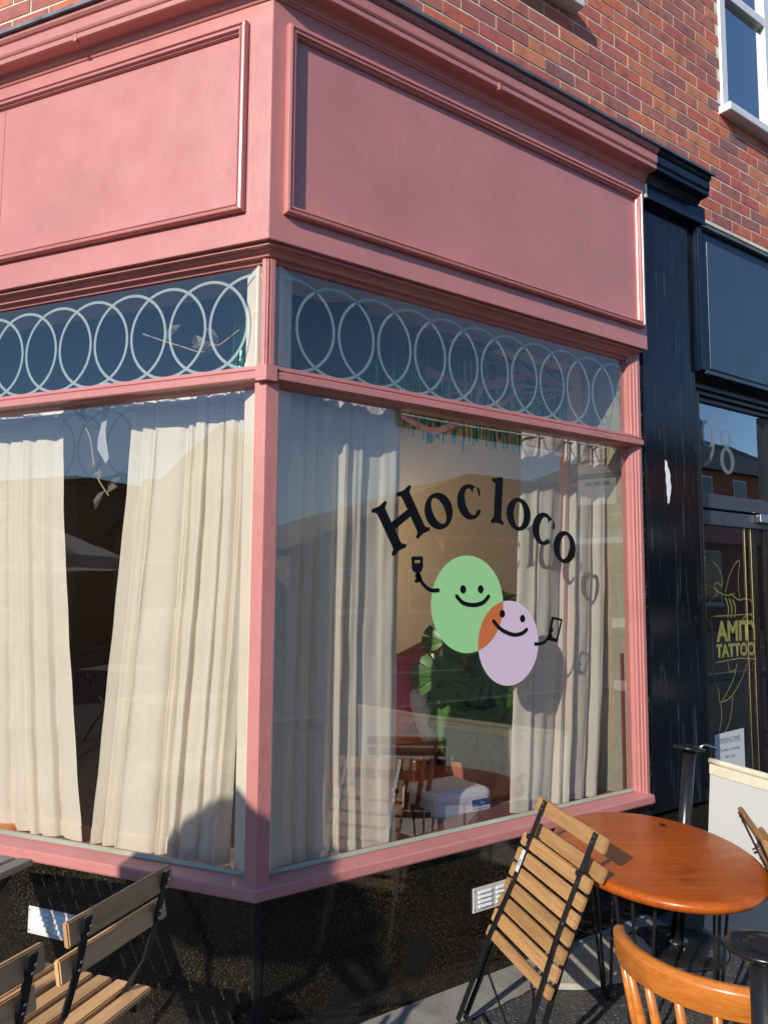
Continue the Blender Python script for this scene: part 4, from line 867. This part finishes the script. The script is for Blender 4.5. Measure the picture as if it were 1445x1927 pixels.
# slatted folding tables
def slat_table(loc, rz, lab, n=9, L=.62):
    t = tag(empty('slatted_table', loc, rz), lab, 'table', 'slatted folding tables outside')
    for i in range(n): add_slat(t, L, .052, .018, K['silverteak'], (0,.5*(i-(n-1)/2)*.128,.70), (0,0,0), 'top_slat')
    for sx in (-1, 1):
        MB().bar([(sx*L*.36,-.27,.683),(sx*L*.36,.27,.683)], .008, .022, (1,0,0)).build('top_rail', K['blackmetal'], t)
        MB().bar([(sx*L*.40,-.25,.675),(sx*L*.40,.25,.004)], .020, .007, (1,0,0)).build('leg', K['blackmetal'], t); MB().bar([(sx*L*.37,.25,.675),(sx*L*.37,-.25,.004)], .020, .007, (1,0,0)).build('leg', K['blackmetal'], t)
    for y in (-.22,.22): MB().tube([(-L*.4,y,.03),(L*.4,y,.03)], .006, 8).build('cross_bar', K['blackmetal'], t)
    return t
slat_table((-1.055,.215,0), R(37), 'slatted wooden table at the left edge in front of the window sill', 9, .64)
slat_table((-3.3,.75,0), R(40), 'second slatted table, further along the pavement', 9, .6)
slat_table((-5.6,1.55,0), R(25), 'third slatted table, below the white parasol', 9, .6)
# oval table with hairpin legs
ot = tag(empty('oval_table', (1.235,-.595,-.10), R(56.6)), 'reddish brown oval wooden table with black hairpin legs', 'table')
MB().lathe([(.93,.662),(.985,.668),(1.0,.680),(.998,.690),(.975,.698),(.955,.6995),(.93,.7005)], 72, (0,0,0), .490, .332).build('table_top', K['mahog'], ot, smooth=True)
MB().lathe([(.022,.7006),(.022,.7012)], 16, (.285,-.15,0), 1, .6).build('cord_hole', K['wire'], ot)
for (x, y) in ((-.20,.13),(.24,.09),(-.05,-.17)):
    h = empty('hairpin_leg', (x,y,0)); h.parent = ot; ang = math.atan2(y, x)
    for k in (-1, 0, 1):
        a = ang+k*1.1; MB().tube([(.075*math.cos(a),.075*math.sin(a),.664),(.02*math.cos(a),.02*math.sin(a),.112)], .0058, 8).build('rod', K['blackmetal'], h)
    MB().tube([(-.025,0,.108),(.025,0,.108)], .008, 8).build('foot', K['blackmetal'], h)
# spindle-back chair in the foreground
windsor('spindle_chair', (.43,-1.385,-.0), R(4), K['orangewood'], 'orange wooden spindle back chair in the right foreground')
# barrier posts and canvas screen
def barrier_post(base, top, lab):
    t = tag(empty('barrier_post', base), lab, 'post', 'black café barrier posts'); v = Vector(top)-Vector(base)
    MB().tube([v*.03, v], .0265, 24).build('pole', K['blackmetal'], t, smooth=True)
    q = v.to_track_quat('Z', 'Y')
    d = MB().lathe([(.004,-.012),(.058,-.008),(.068,.0),(.066,.006),(.050,.010),(.042,.006),(.030,.008),(.026,.016),(.004,.018)], 32).build('cap_disc', K['blackmetal'], t, smooth=True); d.location = v; d.rotation_euler = q.to_euler()
    f = MB().lathe([(.046,.0),(.048,.008),(.046,.014),(.030,.022)], 28).build('flange', K['blackmetal'], t, smooth=True); f.location = (0,0,.026)
    MB().lathe([(.205,0),(.207,.006),(.200,.016),(.13,.024),(.05,.030)], 56).build('base_plate', K['blackmetal'], t, smooth=True)
    for k in range(4): c = MB().lathe([(.006,0),(.006,.006),(.003,.008)], 8, (.040*math.cos(k*1.57),.040*math.sin(k*1.57),.040)).build('bolt', K['chrome'], t)
    h = MB().tube([v+Vector((.05,-.012,.0)), v+Vector((.075,-.028,.012)), v+Vector((.10,-.04,.004)), v+Vector((.115,-.055,-.008))], .006, 8).build('snap_hook', K['chrome'], t, smooth=True)
    return t
barrier_post((1.845,-.262,0), (1.960,-.275,.815), 'black barrier post with base plate behind the oval table')
barrier_post((.205,-1.565,0), (.205,-1.565,.862), 'black barrier post cut off at the bottom right corner')
cv = tag(empty('canvas_screen', (2.02,-.33,0)), 'white canvas barrier screen strung from the rear post', 'barrier')
c0, c1 = Vector((2.00,-.35,0)), Vector((1.66,-1.75,0))
def cpt(u, v):
    p = c0.lerp(c1, u)-Vector((2.02,-.33,0)); z = .792-.012*math.sin(math.pi*u)-v*(.70); return Vector((p.x+.012*math.sin(5*u+2*v)-.10*v*(1-u), p.y-.0*v, z))
MB().grid(lambda u, v: cpt(u, .085+.915*v), 24, 14).build('canvas_sheet', K['canvas'], cv, smooth=True)
MB().tube([cpt(i/20, .03) for i in range(21)], .014, 10).build('top_bar_sleeve', K['canvashem'], cv, smooth=True)
MB().grid(lambda u, v: cpt(u, .03+.075*v)+Vector((-.006,0,0)), 24, 3).build('hem', K['canvashem'], cv, smooth=True)
MB().tube([cpt(i/20, 1.0) for i in range(21)], .010, 8).build('bottom_bar', K['canvashem'], cv, smooth=True)

# ================================================================== STREET BEHIND THE CAMERA (seen mirrored in the glass)
def building(name, loc, rz, lab, parts):
    t = tag(empty(name, loc, rz), lab, 'building', 'buildings across the street'); parts(t); return t
def wins(t, xs, z0, z1, w_, y=.012):
    for x in xs:
        f = MB().box((x-w_/2,0,z0),(x+w_/2,y,z1)).build('window', K['whitepaint'], t); MB().box((x-w_/2+.07,y,z0+.07),(x+w_/2-.07,y+.006,z1-.07)).build('pane', K['darkpane'], f)
        MB().box((x-w_/2-.06,0,z0-.10),(x+w_/2+.06,.08,z0)).build('sill', K['whitepaint'], f)
def pA(t):                                                          # hipped low hall, local x along the street, front at y=0
    MB().box((0,-9,0),(17,0,2.55)).build('wall', K['buff'], t)
    obj('roof', [(-.3,.3,2.55),(17.3,.3,2.55),(17.3,-9.3,2.55),(-.3,-9.3,2.55),(8.1,-2.0,5.55),(16,-2.0,5.55)], [(0,1,5,4),(1,2,5),(2,3,4,5),(3,0,4),(0,1,2,3)], K['buff'], t)
    obj('porch_roof', [(5.0,.35,3.0),(9.6,.35,3.0),(9.6,-2.2,4.0),(5.0,-2.2,4.0),(5.0,.35,2.6),(9.6,.35,2.6)], [(0,1,2,3),(0,1,5,4),(0,3,4),(1,2,5)], K['tileroof'], t)
    wins(t, (2.0,4.6,11.5,14.2), .9, 2.1, 1.3); d = MB().box((7.0,0,0),(8.2,.02,2.1)).build('door', K['busred'], t); MB().box((8.05,.02,1.0),(8.1,.06,1.15)).build('handle', K['chrome'], d)
building('low_hall', (9.2,-16,0), 0, 'low buff hall with hipped roof across the street', pA)
def pB(t):
    MB().box((0,-9,0),(12,0,6.55)).build('wall', K['redwall'], t)
    obj('roof', [(-.3,.3,6.55),(12.3,.3,6.55),(12.3,-9.3,6.55),(-.3,-9.3,6.55),(4.0,-3.5,8.9),(9.5,-3.5,8.9)], [(0,1,5,4),(1,2,5),(2,3,4,5),(3,0,4),(0,1,2,3)], K['slate'], t)
    MB().box((-.02,0,4.9),(12.02,.05,5.15)).build('string_course', K['whitepaint'], t); wins(t, (1.8,4.4,7.4,10.2), 5.3, 6.3, 1.1); wins(t, (1.8,10.2), 1.0, 3.2, 1.8)
    MB().box((.4,0,3.5),(11.6,.25,4.2)).build('shop_sign', K['busred'], t); r = MB().box((6,-3.9,8.2),(6.7,-3.1,9.8)).build('chimney', K['redwall'], t)
building('brick_corner_house', (27,-16,0), 0, 'red brick corner house with slate roof across the street', pB)
def pC(t):                                                          # gabled hall faced by the left window
    MB().box((-3.4,-10,0),(3.4,0,3.0)).build('wall', K['buff'], t); obj('gable', [(-3.4,0,3.0),(3.4,0,3.0),(0,0,5.4),(-3.4,-.3,3.0),(3.4,-.3,3.0),(0,-.3,5.4)], [(0,1,2),(3,4,5),(0,1,4,3),(1,2,5,4),(2,0,3,5)], K['buff'], t)
    obj('roof', [(-3.7,.25,2.85),(0,.25,5.52),(3.7,.25,2.85),(-3.7,-10.2,2.85),(0,-10.2,5.52),(3.7,-10.2,2.85),(-3.7,.25,2.75),(0,.25,5.42),(3.7,.25,2.75)], [(0,1,4,3),(1,2,5,4),(0,1,7,6),(1,2,8,7)], K['slate'], t)
    MB().box((-3.3,-1.6,2.9),(-2.7,-.9,4.45)).build('chimney', K['redwall'], t); wins(t, (-1.8,1.8), .9, 2.2, 1.2)
building('gabled_hall', fl(9.9,14,0), TH+math.pi, 'buff gabled hall opposite the left window', pC)
def pD(t):
    MB().box((0,-8,0),(14,0,4.35)).build('wall', K['buff'], t); MB().box((-.1,-8.1,4.35),(14.1,.12,4.5)).build('parapet', K['slate'], t); wins(t, (2,5,8,11), .9, 2.3, 1.6); wins(t, (2,5,8,11), 2.9, 3.9, 1.2)
building('flat_roofed_block', fl(28.6,14,0), TH+math.pi, 'flat roofed block opposite the left window', pD)
def pE(t):
    MB().box((0,-8,0),(9,0,3.0)).build('wall', K['redwall'], t)
    obj('roof', [(-.3,.3,3.0),(9.3,.3,3.0),(9.3,-8.3,3.0),(-.3,-8.3,3.0),(-.3,-4,5.0),(9.3,-4,5.0)], [(0,1,5,4),(1,2,5),(2,3,4,5),(3,0,4),(0,1,2,3)], K['slate'], t); wins(t, (1.6,4.5,7.4), .9, 2.2, 1.2)
building('terrace_house', (-4.0,-17,0), 0, 'brick terrace house further left across the street', pE)
building('terrace_house', fl(-3.5,19,0), TH+math.pi, 'brick terrace house at the junction behind the camera', pE)
# bus stop
bs = tag(empty('bus_stop', (5.06,-3.0,0), R(72)), 'red framed bus stop with timetable panels, mirrored in the right window', 'bus stop')
MB().box((-.045,-.045,0),(.045,.045,3.05)).build('post', K['busred'], bs, bevel=.006); MB().box((.42,-.03,0),(.47,.03,1.95)).build('post', K['busred'], bs, bevel=.006)
p = MB().box((.14,-.02,2.36),(.53,.02,2.90)).build('timetable_panel', K['paper'], bs); MB().box((.139,.0202,2.78),(.531,.024,2.90)).build('panel_header', K['charcoal'], p); MB().box((.139,.0202,2.62),(.531,.024,2.67)).build('teal_band', K['teal'], p)
for t_, s_, z_, c_ in (('Bus stop', .06, 2.82, 'paper'), ('Sunnybank Avenue', .034, 2.735, 'ink'), ('Towards Leeds City Centre', .024, 2.695, 'ink'), ('Scheduled times', .034, 2.633, 'paper')):
    text_mesh(t_, s_, lambda a, b, z_=z_: Vector((.50-a, .0255, z_+b)), 'panel_text', K[c_], p)
for i in range(3): MB().box((.40-.09*i,.0203,2.55),(.46-.09*i,.023,2.585)).build('route_box', K['teal'], p)
q = MB().box((-.02,-.03,1.93),(1.0,.03,2.36)).build('shelter_panel', K['charcoal'], bs); MB().box((-.02,.0302,2.03),(1.0,.034,2.11)).build('teal_band', K['teal'], q); MB().box((-.02,.0302,1.97),(1.0,.034,2.03)).build('white_band', K['paper'], q)
for t_, z_ in (('Sunnybank Avenue', 2.24), ('Buses to Leeds City Centre', 2.17)): text_mesh(t_, .06, lambda a, b, z_=z_: Vector((.93-a, .0345, z_+b)), 'panel_text', K['paper'], q)
for z in (.55,1.15): MB().box((.47,-.03,z),(.95,.03,z+.09)).build('seat_bar', K['whitepaint'], bs)
# white parasol
pa = tag(empty('parasol', (-6.3,2.75,0)), 'open white parasol by the third slatted table', 'parasol')
MB().tube([(0,0,.05),(0,0,2.28)], .02, 12).build('pole', K['whitepaint'], pa); MB().lathe([(.25,0),(.24,.05),(.05,.06)], 24).build('base', K['concrete'], pa)
v = [(0,0,2.26)]+[(1.05*math.cos(k*math.pi/4),1.05*math.sin(k*math.pi/4),1.83) for k in range(8)]+[(1.05*math.cos(k*math.pi/4),1.05*math.sin(k*math.pi/4),1.70) for k in range(8)]
obj('canopy', v, [(0,1+k,1+(k+1) % 8) for k in range(8)]+[(1+k,1+(k+1) % 8,9+(k+1) % 8,9+k) for k in range(8)], K['parasol'], pa)
# guessed parasol shape, out of view, added to shade the corner post and sill
hp = tag(empty('parasol_shadow_caster', (-2.845,-.966,0)), 'added parasol shape out of view left of the folding chairs, casting the corner shade', 'parasol')
MB().tube([(0,0,.05),(0,0,2.28)], .014, 12).build('pole', K['whitepaint'], hp); MB().lathe([(.22,0),(.21,.05),(.05,.06)], 24).build('base', K['concrete'], hp)
pr_ = [(.02,2.25),(.10,2.21),(.19,2.14),(.27,2.06),(.33,1.97),(.36,1.89)]; n_ = 48
vv = [((r*(1+.07*math.cos(8*k*6.28319/n_)))*math.cos(k*6.28319/n_), (r*(1+.07*math.cos(8*k*6.28319/n_)))*math.sin(k*6.28319/n_), z-.02*(1-math.cos(8*k*6.28319/n_))*(r/.4)) for r, z in pr_ for k in range(n_)]
obj('canopy', vv, [(i*n_+k,i*n_+(k+1) % n_,(i+1)*n_+(k+1) % n_,(i+1)*n_+k) for i in range(len(pr_)-1) for k in range(n_)]+[tuple(range(n_))], plain('thick_parasol_cloth', (.6,.56,.48), .9), hp, smooth=True)
